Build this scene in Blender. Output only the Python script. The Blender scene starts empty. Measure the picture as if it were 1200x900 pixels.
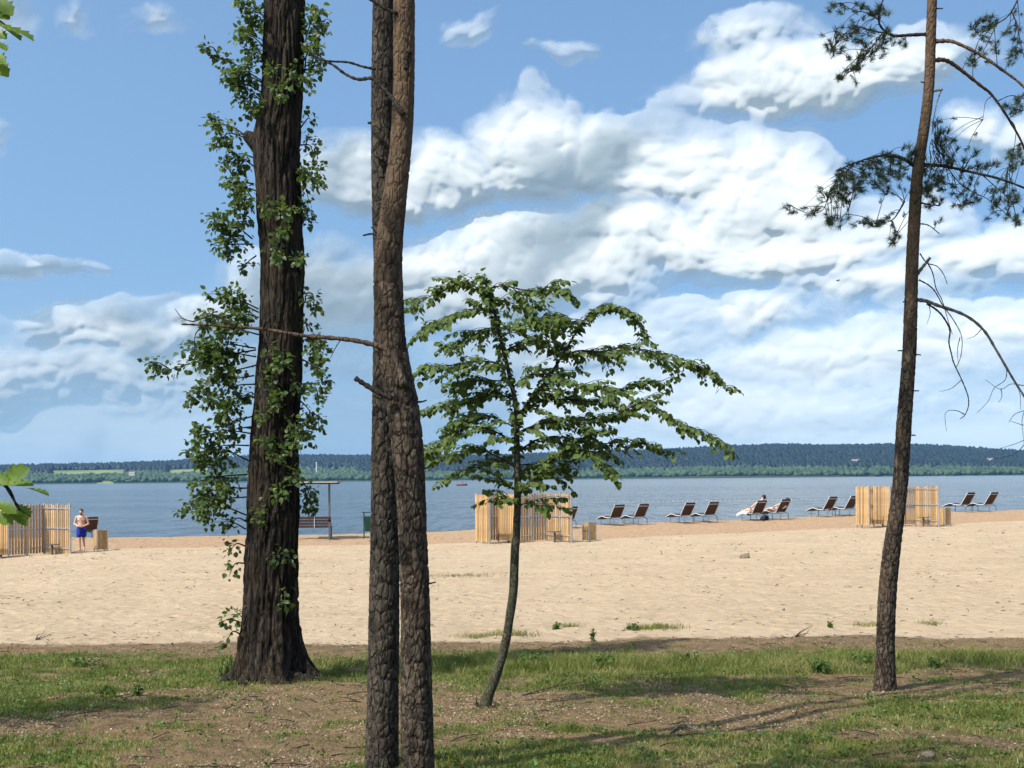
import bpy, bmesh, math, random
import numpy as np
from mathutils import Vector, Matrix

# ----------------------------------------------------------------------------------------------
# camera, sky, sun, exposure
# ----------------------------------------------------------------------------------------------
sc = bpy.context.scene
col = sc.collection
F, CX, CY = 1500.0, 600.0, 560.0          # focal length and eye-level point of the 1200 x 900 photograph
ROLL = 0.0092                              # the photographer held the camera half a degree off level
EYE = 3.2                                  # eye height above the lake
cam_d = bpy.data.cameras.new('camera')
cam = bpy.data.objects.new('camera', cam_d)
col.objects.link(cam)
cam.location = (0, 0, EYE)
cam.rotation_euler = (math.pi / 2, ROLL, 0)
cam_d.sensor_width = 36.0
cam_d.lens = 36.0 * F / 1200.0
cam_d.shift_y = (CY - 450.0) / 1200.0
cam_d.clip_start = 0.05
cam_d.clip_end = 20000.0
sc.camera = cam
sc.render.resolution_x, sc.render.resolution_y = 1024, 768
sc.view_settings.view_transform = 'Standard'
sc.view_settings.look = 'None'
sc.view_settings.exposure = 0.52
sc.view_settings.gamma = 1.0
sc.cycles.use_denoising = True
sc.cycles.max_bounces = 8
sc.cycles.transparent_max_bounces = 12
sc.cycles.volume_bounces = 0
sc.cycles.caustics_reflective = False
sc.cycles.caustics_refractive = False

SUN_EL = math.radians(54.0)
SUN_TO = Vector((-0.77, -0.64, 0)).normalized()          # where the sun stands, seen from above
SUN_DIR = Vector((SUN_TO.x * math.cos(SUN_EL), SUN_TO.y * math.cos(SUN_EL), math.sin(SUN_EL)))
sun_d = bpy.data.lights.new('sun', 'SUN')
sun_d.energy = 4.6
sun_d.angle = math.radians(0.53)
sun_d.color = (1.0, 0.955, 0.88)
sun = bpy.data.objects.new('sun', sun_d)
col.objects.link(sun)
sun.rotation_euler = (-SUN_DIR).to_track_quat('-Z', 'Y').to_euler()


class S:
    """a node socket with arithmetic"""
    def __init__(s, t, k): s.t, s.k = t, k
    def _m(s, op, *o, clamp=False):
        n = s.t.nodes.new('ShaderNodeMath'); n.operation = op; n.use_clamp = clamp
        for i, v in enumerate((s,) + o):
            if isinstance(v, S): s.t.links.new(v.k, n.inputs[i])
            else: n.inputs[i].default_value = v
        return S(s.t, n.outputs[0])
    def __add__(s, o): return s._m('ADD', o)
    __radd__ = __add__
    def __sub__(s, o): return s._m('SUBTRACT', o)
    def __rsub__(s, o): return (s * -1.0) + o
    def __mul__(s, o): return s._m('MULTIPLY', o)
    __rmul__ = __mul__
    def __truediv__(s, o): return s._m('DIVIDE', o)
    def max(s, o): return s._m('MAXIMUM', o)
    def min(s, o): return s._m('MINIMUM', o)
    def smax(s, o, k): return s._m('SMOOTH_MAX', o, k)
    def pow(s, o): return s._m('POWER', o)
    def abs(s): return s._m('ABSOLUTE')
    def clamp(s): return s._m('ADD', 0.0, clamp=True)
    def ss(s, a, b, x=0.0, y=1.0):
        n = s.t.nodes.new('ShaderNodeMapRange'); n.interpolation_type = 'SMOOTHSTEP'
        s.t.links.new(s.k, n.inputs[0])
        for i, v in enumerate((a, b, x, y)): n.inputs[i + 1].default_value = v
        return S(s.t, n.outputs[0])
    def lin(s, a, b, x=0.0, y=1.0):
        n = s.t.nodes.new('ShaderNodeMapRange'); n.clamp = True
        s.t.links.new(s.k, n.inputs[0])
        for i, v in enumerate((a, b, x, y)): n.inputs[i + 1].default_value = v
        return S(s.t, n.outputs[0])


def put(t, v, sock):
    if isinstance(v, S): t.links.new(v.k, sock)
    elif isinstance(v, (tuple, list)) and len(v) == 3 and sock.type == 'RGBA': sock.default_value = (*v, 1)
    else: sock.default_value = v


def noise(t, vec, scale, detail=4.0, rough=0.5, dist=0.0, ntype='FBM'):
    n = t.nodes.new('ShaderNodeTexNoise'); n.noise_type = ntype
    if vec is not None: t.links.new(vec.k, n.inputs['Vector'])
    n.inputs['Scale'].default_value = scale; n.inputs['Detail'].default_value = detail
    n.inputs['Roughness'].default_value = rough; n.inputs['Distortion'].default_value = dist
    return S(t, n.outputs[0])


def noisec(t, vec, scale, detail=2.0):
    n = t.nodes.new('ShaderNodeTexNoise')
    t.links.new(vec.k, n.inputs['Vector']); n.inputs['Scale'].default_value = scale; n.inputs['Detail'].default_value = detail
    return S(t, n.outputs[1])


def voro(t, vec, scale, feature='F1', out='Distance', smooth=0.5, rand=1.0, detail=0.0):
    n = t.nodes.new('ShaderNodeTexVoronoi'); n.feature = feature
    t.links.new(vec.k, n.inputs['Vector']); n.inputs['Scale'].default_value = scale
    n.inputs['Randomness'].default_value = rand
    if feature == 'SMOOTH_F1': n.inputs['Smoothness'].default_value = smooth
    if 'Detail' in n.inputs: n.inputs['Detail'].default_value = detail
    return S(t, n.outputs[out])


def vmath(t, op, a, b=None):
    n = t.nodes.new('ShaderNodeVectorMath'); n.operation = op
    for i, v in enumerate((a, b)):
        if v is None: continue
        if isinstance(v, S): t.links.new(v.k, n.inputs[i])
        else: n.inputs[i].default_value = v
    return S(t, n.outputs['Value'] if op in ('LENGTH', 'DOT_PRODUCT') else n.outputs[0])


def sep(t, v):
    n = t.nodes.new('ShaderNodeSeparateXYZ'); t.links.new(v.k, n.inputs[0])
    return [S(t, n.outputs[i]) for i in range(3)]


def comb(t, x, y, z):
    n = t.nodes.new('ShaderNodeCombineXYZ')
    for i, v in enumerate((x, y, z)): put(t, v, n.inputs[i])
    return S(t, n.outputs[0])


def mix(t, f, a, b, mode='MIX'):
    n = t.nodes.new('ShaderNodeMix'); n.data_type = 'RGBA'; n.blend_type = mode
    put(t, f, n.inputs['Factor']); put(t, a, n.inputs[6]); put(t, b, n.inputs[7])
    return S(t, n.outputs[2])


def ramp(t, f, stops):
    n = t.nodes.new('ShaderNodeValToRGB'); t.links.new(f.k, n.inputs[0])
    e = n.color_ramp.elements
    while len(e) < len(stops): e.new(0.5)
    for i, (p, c) in enumerate(stops):
        e[i].position = p; e[i].color = (*c, 1)
    return S(t, n.outputs[0])


# ---- the sky ----
world = bpy.data.worlds.new('World'); sc.world = world; world.use_nodes = True
wt = world.node_tree
wt.nodes.clear()
sky = wt.nodes.new('ShaderNodeTexSky'); sky.sky_type = 'NISHITA'
sky.sun_disc = False
sky.sun_elevation = SUN_EL
sky.sun_rotation = math.atan2(SUN_TO.x, SUN_TO.y)
sky.altitude = 150.0
sky.air_density = 1.0
sky.dust_density = 4.8
sky.ozone_density = 3.6
SKY_K = 0.15
bgn = wt.nodes.new('ShaderNodeBackground'); bgn.inputs[1].default_value = SKY_K
wtc = wt.nodes.new('ShaderNodeTexCoord')
wv = vmath(wt, 'NORMALIZE', vmath(wt, 'ADD', vmath(wt, 'MULTIPLY', S(wt, wtc.outputs['Generated']), (1, 1, 0.80)), (0, 0, 0.15)))
wt.links.new(wv.k, sky.inputs[0])                 # a clear day: less glare low down than the model's default air
air = mix(wt, 1.0, S(wt, sky.outputs[0]), (0.89, 1.06, 1.07), 'MULTIPLY')
wt.links.new(air.k, bgn.inputs[0])
wo = wt.nodes.new('ShaderNodeOutputWorld'); wt.links.new(bgn.outputs[0], wo.inputs[0])

# ----------------------------------------------------------------------------------------------
# helpers
# ----------------------------------------------------------------------------------------------
random.seed(7)
RNG = np.random.default_rng(7)


def P(px, py, D):
    """the point of the place that stands at depth D under a spot of the photograph"""
    cx, cy = (px - CX) / F * D, (CY - py) / F * D
    return Vector((cx * math.cos(ROLL) + cy * math.sin(ROLL), D, EYE - cx * math.sin(ROLL) + cy * math.cos(ROLL)))


def hash2(ix, iy, seed=0):
    h = (ix.astype(np.int64) * 374761393 + iy.astype(np.int64) * 668265263 + seed * 1274126177) & 0xFFFFFFFF
    h = ((h ^ (h >> 13)) * 1274126177) & 0xFFFFFFFF
    h = ((h ^ (h >> 16)) * 2246822519) & 0xFFFFFFFF
    return ((h ^ (h >> 15)) & 0xFFFFFF) / float(0xFFFFFF)


def vnoise(x, y, seed=0, wrap=None):
    ix, iy = np.floor(x), np.floor(y)
    fx, fy = x - ix, y - iy
    fx = fx * fx * fx * (fx * (fx * 6 - 15) + 10); fy = fy * fy * fy * (fy * (fy * 6 - 15) + 10)
    x0, x1 = ix, ix + 1
    if wrap: x0, x1 = np.mod(x0, wrap), np.mod(x1, wrap)
    a, b = hash2(x0, iy, seed), hash2(x1, iy, seed)
    c, d = hash2(x0, iy + 1, seed), hash2(x1, iy + 1, seed)
    return (a + (b - a) * fx) * (1 - fy) + (c + (d - c) * fx) * fy


def fbm(x, y, octv=5, seed=0, gain=0.5, wrap=None):
    s, a, t = 0.0, 1.0, 0.0
    for o in range(octv):
        k = 2 ** o
        s = s + a * vnoise(x * k, y * k, seed + o * 17, wrap * k if wrap else None); t += a; a *= gain
    return s / t


def worley(x, y, seed=0, wrap=None, second=False):
    ix, iy = np.floor(x), np.floor(y)
    d1 = np.full(x.shape, 9.0); d2 = d1.copy()
    for dx in (-1, 0, 1):
        for dy in (-1, 0, 1):
            cx, cy = ix + dx, iy + dy
            hx = np.mod(cx, wrap) if wrap else cx
            qx = cx + 0.1 + 0.8 * hash2(hx, cy, seed); qy = cy + 0.1 + 0.8 * hash2(hx, cy, seed + 5)
            d = np.hypot(x - qx, y - qy)
            d2 = np.where(d < d1, d1, np.minimum(d2, d)); d1 = np.minimum(d1, d)
    return (d1, d2) if second else d1


def sstep(x, a, b):
    t = np.clip((x - a) / (b - a), 0, 1)
    return t * t * (3 - 2 * t)


def link(name, me, m=None, parent=None, smooth=False):
    o = bpy.data.objects.new(name, me)
    col.objects.link(o)
    if m is not None and len(me.materials) == 0: me.materials.append(m)
    if smooth: me.polygons.foreach_set('use_smooth', np.ones(len(me.polygons), bool))
    if parent is not None: o.parent = parent
    return o


def tag(o, label=None, cat=None, group=None, kind=None):
    if label: o['label'] = label
    if cat: o['category'] = cat
    if group: o['group'] = group
    if kind: o['kind'] = kind
    return o


def empty(name, loc, rz=0.0, label=None, cat=None, group=None):
    o = bpy.data.objects.new(name, None); col.objects.link(o)
    o.location = loc; o.rotation_euler = (0, 0, rz); o.empty_display_size = 0.2
    return tag(o, label, cat, group)


def mesh_np(name, v, f, attrs=None):
    """f: (n,3) or (n,4) index array"""
    me = bpy.data.meshes.new(name)
    v = np.asarray(v, np.float32); f = np.asarray(f, np.int32)
    n, k = f.shape
    me.vertices.add(len(v)); me.vertices.foreach_set('co', v.ravel())
    me.loops.add(n * k); me.loops.foreach_set('vertex_index', f.ravel())
    me.polygons.add(n)
    me.polygons.foreach_set('loop_start', np.arange(0, n * k, k, dtype=np.int32))
    try: me.polygons.foreach_set('loop_total', np.full(n, k, np.int32))
    except Exception: pass
    for an, av in (attrs or {}).items():
        a = me.attributes.new(an, 'FLOAT', 'POINT'); a.data.foreach_set('value', np.asarray(av, np.float32))
    me.update(calc_edges=True)
    me.validate()
    return me


class MB:
    """collects simple solids into one mesh"""
    def __init__(s): s.v, s.f = [], []
    def add(s, vs, fs):
        b = len(s.v); s.v += [tuple(q) for q in vs]; s.f += [tuple(b + i for i in q) for q in fs]
    def box(s, c, size, rot=None):
        x, y, z = (q / 2 for q in size)
        vs = [Vector((sx * x, sy * y, sz * z)) for sz in (-1, 1) for sy in (-1, 1) for sx in (-1, 1)]
        if rot is not None: vs = [rot @ q for q in vs]
        s.add([q + Vector(c) for q in vs], [(0, 2, 3, 1), (4, 5, 7, 6), (0, 1, 5, 4), (2, 6, 7, 3), (0, 4, 6, 2), (1, 3, 7, 5)])
    def tube(s, pts, radii, n=6, cap=True):
        pts = [Vector(p) for p in pts]
        if isinstance(radii, (int, float)): radii = [radii] * len(pts)
        b = len(s.v); up = Vector((0.13, 0.21, 0.97)); prev = None
        for i, p in enumerate(pts):
            t = (pts[min(i + 1, len(pts) - 1)] - pts[max(i - 1, 0)])
            if t.length < 1e-9: t = Vector((0, 0, 1))
            t.normalize()
            a = t.cross(up) if prev is None else prev - t * prev.dot(t)
            if a.length < 1e-5: a = t.orthogonal()
            a.normalize(); prev = a; c = t.cross(a)
            for k in range(n):
                w = 2 * math.pi * k / n
                s.v.append(tuple(p + (a * math.cos(w) + c * math.sin(w)) * radii[i]))
        for i in range(len(pts) - 1):
            for k in range(n):
                q = b + i * n
                s.f.append((q + k, q + (k + 1) % n, q + n + (k + 1) % n, q + n + k))
        if cap:
            s.f.append(tuple(b + k for k in reversed(range(n))))
            e = b + (len(pts) - 1) * n
            s.f.append(tuple(e + k for k in range(n)))
    def ball(s, c, r, seg=10, ring=6, rot=None):
        r = (r, r, r) if isinstance(r, (int, float)) else r
        vs, fs = [], []
        for i in range(ring + 1):
            a = math.pi * i / ring
            for k in range(seg):
                w = 2 * math.pi * k / seg
                q = Vector((r[0] * math.sin(a) * math.cos(w), r[1] * math.sin(a) * math.sin(w), r[2] * math.cos(a)))
                if rot is not None: q = rot @ q
                vs.append(q + Vector(c))
        for i in range(ring):
            for k in range(seg):
                fs.append((i * seg + k, (i + 1) * seg + k, (i + 1) * seg + (k + 1) % seg, i * seg + (k + 1) % seg))
        s.add(vs, fs)
    def mesh(s, name):
        me = bpy.data.meshes.new(name); me.from_pydata(s.v, [], s.f); me.update(); return me
    def build(s, name, m, parent=None, smooth=False):
        return link(name, s.mesh(name), m, parent, smooth)


def cat_rom(pts, n):
    """smooth a polyline"""
    p = [Vector(q) for q in pts]
    if len(p) < 3: return [p[0].lerp(p[-1], i / n) for i in range(n + 1)]
    p = [p[0] * 2 - p[1]] + p + [p[-1] * 2 - p[-2]]
    out = []
    for i in range(1, len(p) - 2):
        for k in range(n):
            t = k / n
            a, b, c, d = p[i - 1:i + 3]
            out.append(0.5 * ((2 * b) + (c - a) * t + (2 * a - 5 * b + 4 * c - d) * t * t + (3 * b - a - 3 * c + d) * t ** 3))
    out.append(p[-2])
    return out


def material(name):
    m = bpy.data.materials.new(name); m.use_nodes = True
    t = m.node_tree
    b = t.nodes['Principled BSDF']
    b.inputs['Specular IOR Level'].default_value = 0.3
    return m, t, b


def obj_coord(t):
    n = t.nodes.new('ShaderNodeTexCoord'); return S(t, n.outputs['Object'])


def position(t):
    n = t.nodes.new('ShaderNodeNewGeometry'); return S(t, n.outputs['Position'])


def attr(t, name):
    n = t.nodes.new('ShaderNodeAttribute'); n.attribute_name = name; return S(t, n.outputs['Fac'])


def bump(t, b, h, strength=0.5, dist=0.02):
    n = t.nodes.new('ShaderNodeBump'); n.inputs['Strength'].default_value = strength; n.inputs['Distance'].default_value = dist
    t.links.new(h.k, n.inputs['Height']); t.links.new(n.outputs[0], b.inputs['Normal'])
    return n


def plain(name, c, rough=0.7, metal=0.0, var=0.25, scale=6.0, stretch=(1, 1, 1), bmp=0.0):
    m, t, b = material(name)
    v = vmath(t, 'MULTIPLY', obj_coord(t), stretch)
    n = noise(t, v, scale, 5.0, 0.6)
    lo = tuple(q * (1 - var) for q in c); hi = tuple(min(1, q * (1 + var)) for q in c)
    put(t, mix(t, n.lin(0.3, 0.7), lo, hi), b.inputs['Base Color'])
    b.inputs['Roughness'].default_value = rough; b.inputs['Metallic'].default_value = metal
    if bmp: bump(t, b, n, bmp, 0.01)
    return m


# ----------------------------------------------------------------------------------------------
# the ground: lawn, beach, berm, lake bed and far hills as one sheet
# ----------------------------------------------------------------------------------------------
def roll_y(px): return CY - (px - CX) * ROLL          # eye level in the photograph at a column


_bp = np.array([-700, 0, 130, 260, 500, 690, 850, 1000, 1110, 1200, 1900.])
_by = np.array([656, 652, 643, 641, 637.5, 632.5, 625, 618.5, 614.5, 610, 600.])
_cp = np.array([-700, 0, 200, 400, 520, 620, 700, 800, 900, 1000, 1200, 1900.])
_cy = np.array([634, 631, 629.5, 626.5, 623, 618, 614.5, 611.5, 608, 602.5, 597.5, 596.])
_bt = (_bp - CX) / F; _ct = (_cp - CX) / F


def DB(t): return 54.0 + 12.5 * t
def DC(t): return 61.5 + 13.0 * t


_bz = EYE - (_by - roll_y(_bp)) / F * DB(_bt)
_cz = EYE - (_cy - roll_y(_cp)) / F * DC(_ct)
_nd = np.array([-80, -10, 0, 9, 13, 15, 17.2, 18.3, 19.2, 20.5, 24.0])
_nz = np.array([1.8, 1.6, 1.5, 1.165, 1.005, .90, .83, .80, .775, .765, .75])


def lawn_edge(x): return 18.55 + 1.1 * (fbm(x * 0.45 + 9.0, x * 0, 5, 3) - 0.5) + 0.012 * x


def ground_z(x, y):
    x = np.asarray(x, float); y = np.asarray(y, float)
    x, y = np.broadcast_arrays(x, y)
    t = np.clip(x / np.maximum(y, 6.0), -0.85, 0.85)
    db, dc = DB(t), DC(t)
    zb, zc = np.interp(t, _bt, _bz), np.interp(t, _ct, _cz)
    near = np.interp(np.minimum(y, 24.0), _nd, _nz)
    s = np.clip((y - 24.0) / (db - 24.0), 0, 1)
    s = s * s * (3 - 2 * s) * 0.5 + s * 0.5
    z = near + (zb - 0.75) * s
    q = np.clip((y - db) / (dc - db), 0, 1)
    z = np.where(y > db, zb + (zc - zb) * (q * q * (3 - 2 * q)), z)
    q = np.clip((y - dc) / 9.0, 0, 1)
    z = np.where(y > dc, zc + (-0.25 - zc) * (q ** 1.3), z)
    z = np.where(y > dc + 9, -0.25 - np.minimum((y - dc - 9) * 0.04, 3.0), z)
    # uneven lawn, trodden sand
    lawn = 1 - sstep(y, lawn_edge(x) - 0.6, lawn_edge(x) + 0.5)
    z = z + lawn * (0.10 * (fbm(x * 0.6, y * 0.6, 4, 11) - 0.5) + 0.03 * (fbm(x * 4, y * 4, 3, 12) - 0.5))
    lip = np.exp(-((y - lawn_edge(x) + 0.35) / 0.45) ** 2)
    z = z + lip * 0.05 * fbm(x * 1.7, y * 1.7, 3, 14)
    sand = sstep(y, lawn_edge(x), lawn_edge(x) + 1.0) * (y < dc + 4)
    d1 = worley(x * 2.6, y * 2.6, 21)
    z = z + sand * (0.07 * (fbm(x * 0.8, y * 0.8, 3, 15) - 0.5) + 0.035 * (fbm(x * 3.1, y * 3.1, 3, 16) - 0.5) + 0.045 * (np.minimum(d1, 0.5) - 0.35) + 0.020 * (np.minimum(worley(x * 4.4, y * 4.4, 22), 0.5) - 0.35))
    return z


SHORE = 2000.0
_hp = (np.array([-900, -300, 0, 200, 300, 420, 600, 760, 900, 1050, 1200, 1500, 2100.]) - CX) / F
_hz = np.array([40, 34, 30, 35, 45, 46, 45, 54, 66, 60, 42, 34, 44.]) * 1.0


def hill_z(x, y):
    t = np.clip(x / np.maximum(y, 1), -1, 1)
    top = np.interp(t, _hp, _hz) * (0.82 + 0.36 * fbm(x / 330, y / 330, 3, 31))
    sh = SHORE + 60 * (fbm(x / 300, x * 0, 3, 33) - 0.5)
    q = np.clip((y - sh) / 1000.0, 0, 1)
    z = -1.5 + 2.6 * sstep(y, sh - 12, sh + 12) + (top - 1) * (0.55 * q * (2 - q) + 0.45 * q * q * (3 - 2 * q))
    return z - 25 * sstep(y, 3100, 4500)


def field_mask(x, y):
    """meadows between the woods of the far shore"""
    t = x / np.maximum(y, 1) + 0.012 * (fbm(x / 120, y / 120, 3, 35) - 0.5)
    px = CX + t * F
    m = ((px > 58) & (px < 152) & (y > 2210) & (y < 2620)) | ((px > 196) & (px < 250) & (y > 2200) & (y < 2520))
    m |= ((px > 113) & (px < 128) & (y > 1990) & (y < 2080))
    return m


def grass_field(x, y):
    """how thickly grass grows on the lawn, 0 to 1"""
    x = np.asarray(x, float); y = np.asarray(y, float)
    e = lawn_edge(x)
    g = fbm(x * 0.55 + 4, y * 0.8, 4, 41)
    g2 = fbm(x * 2.6, y * 3.2, 3, 43)
    band = np.exp(-((y - 16.0) / 1.25) ** 2) * (0.85 + 0.25 * sstep(x, -0.9, -0.2) - 0.25 * sstep(x, 3.0, 4.5))
    leftp = sstep(x, -2.3, -3.4) * sstep(y, 10.6, 12.6) * (1 - sstep(y, 16.2, 17.4)) * 0.85
    right = sstep(x, 2.4, 3.8) * (1 - sstep(y, 12.6, 14)) * 0.30
    low = (1 - sstep(y, 9.6, 10.8)) * 0.24
    midr = np.exp(-((y - 13.6) / 0.8) ** 2) * sstep(x, 1.2, 2.2) * 0.55
    bare = np.exp(-(((x + 2.2) / 1.5) ** 2 + ((y - 12.6) / 1.7) ** 2)) * 0.7 + np.exp(-(((x + 0.2) / 1.2) ** 2 + ((y - 11.8) / 0.9) ** 2)) * 0.35
    v = np.maximum.reduce([band, leftp, right, low, midr]) + 0.08 - bare * 0.8 + (g - 0.5) * 2.3 + (g2 - 0.5) * 1.9
    v = v * (1 - sstep(y, e - 1.1, e - 0.25))
    return np.clip(v, 0, 1)


m_ground, t, b = material('ground')
pos = position(t)
zone, gr = attr(t, 'zone'), attr(t, 'grass')
n_f, n_m, n_l = noise(t, pos, 42.0, 6.0, 0.65), noise(t, pos, 6.0, 5.0, 0.6), noise(t, pos, 0.7, 4.0, 0.6)
n_xf = noise(t, pos, 150.0, 3.0, 0.6)
dirt = mix(t, n_m.ss(0.3, 0.7), (0.090, 0.055, 0.029), (0.190, 0.122, 0.066))
dirt = mix(t, n_f.ss(0.42, 0.74), dirt, (0.25, 0.168, 0.095))
dirt = mix(t, n_l.ss(0.45, 0.75) * 0.5, dirt, (0.10, 0.072, 0.05))
turf = mix(t, n_f.ss(0.3, 0.7), (0.045, 0.064, 0.012), (0.110, 0.125, 0.030))
lawn_c = mix(t, (gr * 1.15 - 0.12 + (n_f - 0.5) * 0.6).clamp(), dirt, turf)
sand = mix(t, n_l.ss(0.3, 0.7), (0.335, 0.248, 0.160), (0.40, 0.300, 0.200))
sand = mix(t, n_m.ss(0.38, 0.68) * 0.55, sand, (0.445, 0.338, 0.230))
sand = mix(t, n_xf.ss(0.5, 0.72) * 0.30, sand, (0.27, 0.195, 0.127))
# trampled streaks of litter on the sand
st = noise(t, vmath(t, 'MULTIPLY', pos, (0.9, 2.2, 1)), 1.1, 5.0, 0.68)
sp = noise(t, vmath(t, 'MULTIPLY', pos, (1, 1.6, 1)), 9.0, 4.0, 0.7)
sand = mix(t, st.ss(0.48, 0.66) * sp.ss(0.48, 0.64) * 0.6, sand, (0.25, 0.17, 0.105))
berm = mix(t, n_m.ss(0.3, 0.7), (0.275, 0.178, 0.104), (0.355, 0.238, 0.147))
berm = mix(t, st.ss(0.56, 0.66) * sp.ss(0.5, 0.62) * 0.7, berm, (0.12, 0.10, 0.045))
wet = mix(t, n_m, (0.15, 0.105, 0.07), (0.18, 0.13, 0.09))
zj = zone + (n_m - 0.5) * 0.5 + (n_f - 0.5) * 0.25
c = mix(t, zj.ss(0.45, 0.60), lawn_c, dirt)
c = mix(t, zj.ss(0.95, 1.25), c, sand)
zk = zone + (n_m - 0.5) * 0.18
c = mix(t, zk.ss(2.35, 2.62), c, berm)
c = mix(t, zk.ss(3.4, 3.6), c, wet)
far = noise(t, pos, 0.02, 4.0)
c = mix(t, zone.ss(4.4, 4.6), c, mix(t, far.ss(0.35, 0.65), (0.10, 0.14, 0.045), (0.17, 0.19, 0.075)))
c = mix(t, zone.ss(5.4, 5.6), c, (0.03, 0.045, 0.022))
put(t, c, b.inputs['Base Color'])
b.inputs['Roughness'].default_value = 0.95; b.inputs['Specular IOR Level'].default_value = 0.12
foot = voro(t, vmath(t, 'ADD', pos, vmath(t, 'MULTIPLY', noisec(t, pos, 2.0), (0.3, 0.3, 0.3))), 3.4)
hb = n_m * 0.6 + n_f * 0.35 + n_xf * 0.10 + foot.min(0.55) * 0.75
bump(t, b, hb, 1.0, 0.085)


def grid(xs, ys):
    X, Y = np.meshgrid(xs, ys)
    n, k = len(ys), len(xs)
    i = np.arange(n * k).reshape(n, k)
    f = np.stack([i[:-1, :-1], i[:-1, 1:], i[1:, 1:], i[1:, :-1]], -1).reshape(-1, 4)
    return X.ravel(), Y.ravel(), f


def build_ground():
    # rows follow the depth, columns open with the view so that the mesh is finest where it is seen
    ys = np.concatenate([np.linspace(-60, 4, 18), np.arange(5, 8, 0.3), np.arange(8, 21, 0.045), np.arange(21, 34, 0.09), np.arange(34, 76, 0.2),
                         np.geomspace(76.5, 1960, 40), np.arange(1964, 2060, 8.0), np.arange(2070, 3200, 25.0), np.geomspace(3250, 9000, 14)])
    ts = np.concatenate([-np.geomspace(12, 0.5, 16), np.linspace(-0.47, 0.47, 430), np.geomspace(0.5, 12, 16)])
    T, Y, f = grid(ts, ys)
    X = T * np.maximum(Y, 9.0) * 1.0
    X = np.clip(X, -7000, 7000)
    z = ground_z(X, np.clip(Y, -80, 200))
    far = Y > 300
    z[far] = hill_z(X[far], Y[far])
    t_ = np.clip(X / np.maximum(Y, 6.0), -0.85, 0.85)
    e = lawn_edge(X)
    zone = np.zeros_like(X)
    zone = np.interp(Y - e, [-1.1, -0.6, -0.15, 0.30, 1.3], [0.0, 0.45, 0.72, 0.98, 1.6])
    tr = (Y - DB(t_))
    zone = np.where(tr > -1.5, np.interp(tr, [-1.5, 0, 1.5], [1.6, 2.5, 3.0]), zone)
    zone = np.where(Y > DC(t_) + 4.5, 4.0, zone)
    zone = np.where(far, 6.0, zone)
    zone = np.where(far & field_mask(X, Y), 5.0, zone)
    gr = np.where((Y > 5) & (Y < 21), grass_field(X, Y), 0.35)
    gr = np.where(np.abs(X) > 25, 0.4, gr)
    me = mesh_np('ground', np.stack([X, Y, z], -1), f, {'zone': zone, 'grass': gr})
    o = link('ground', me, m_ground, smooth=True)
    o['kind'] = 'structure'
    return o


build_ground()

# ---- the lake ----
m_lake, t, b = material('lake_water')
pos = position(t)
x, y, z = sep(t, pos)
b.inputs['Base Color'].default_value = (0.026, 0.038, 0.046, 1)
b.inputs['IOR'].default_value = 1.333
b.inputs['Specular IOR Level'].default_value = 0.5
gust = noise(t, vmath(t, 'MULTIPLY', pos, (0.010, 0.045, 0)), 1.0, 4.0, 0.55)
calm = y.ss(330.0, 620.0)
w1 = noise(t, vmath(t, 'MULTIPLY', pos, (0.55, 1.0, 0)), 1.4, 4.0, 0.6)
w2 = noise(t, vmath(t, 'MULTIPLY', pos, (0.35, 1.0, 0)), 0.33, 3.0, 0.5)
w3 = noise(t, vmath(t, 'MULTIPLY', pos, (0.9, 0.11, 0)), 1.0, 4.0, 0.65)
hgt = w1 * 0.5 + w2 * 1.0
bn = bump(t, b, hgt, 1.0, 0.5)
put(t, (gust.ss(0.35, 0.68, 0.40, 1.0) * w3.ss(0.38, 0.64, 0.25, 1.7)) * (1.0 - calm) + calm * 0.22, bn.inputs['Strength'])
put(t, calm.lin(0, 1, 0.18, 0.18), b.inputs['Roughness'])


def build_lake():
    ys = np.concatenate([np.linspace(48, 400, 12), np.linspace(500, 2090, 8)])
    xs = np.linspace(-4200, 4200, 13)
    X, Y, f = grid(xs, ys)
    o = link('lake', mesh_np('lake', np.stack([X, Y, np.zeros_like(X)], -1), f), m_lake)
    o['kind'] = 'structure'


build_lake()

# ---- woods on the far shore, too many and too far to count ----
def leafy(name, c0, c1, scale, trans=0.0, rough=0.6):
    m, t, b = material(name)
    pos = position(t)
    n = noise(t, pos, scale, 3.0, 0.6)
    c = mix(t, n.ss(0.3, 0.7), c0, c1)
    put(t, c, b.inputs['Base Color'])
    b.inputs['Roughness'].default_value = rough; b.inputs['Specular IOR Level'].default_value = 0.22
    if trans:
        out = t.nodes['Material Output']
        tr = t.nodes.new('ShaderNodeBsdfTranslucent'); put(t, mix(t, 0.55, c, (0.25, 0.36, 0.03)), tr.inputs[0])
        ms = t.nodes.new('ShaderNodeMixShader'); ms.inputs[0].default_value = trans
        t.links.new(b.outputs[0], ms.inputs[1]); t.links.new(tr.outputs[0], ms.inputs[2]); t.links.new(ms.outputs[0], out.inputs[0])
    return m


m_conif = leafy('far_conifer', (0.0040, 0.010, 0.0115), (0.009, 0.018, 0.015), 0.03)
m_decid = leafy('far_broadleaf', (0.018, 0.038, 0.016), (0.045, 0.074, 0.028), 0.03)


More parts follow.
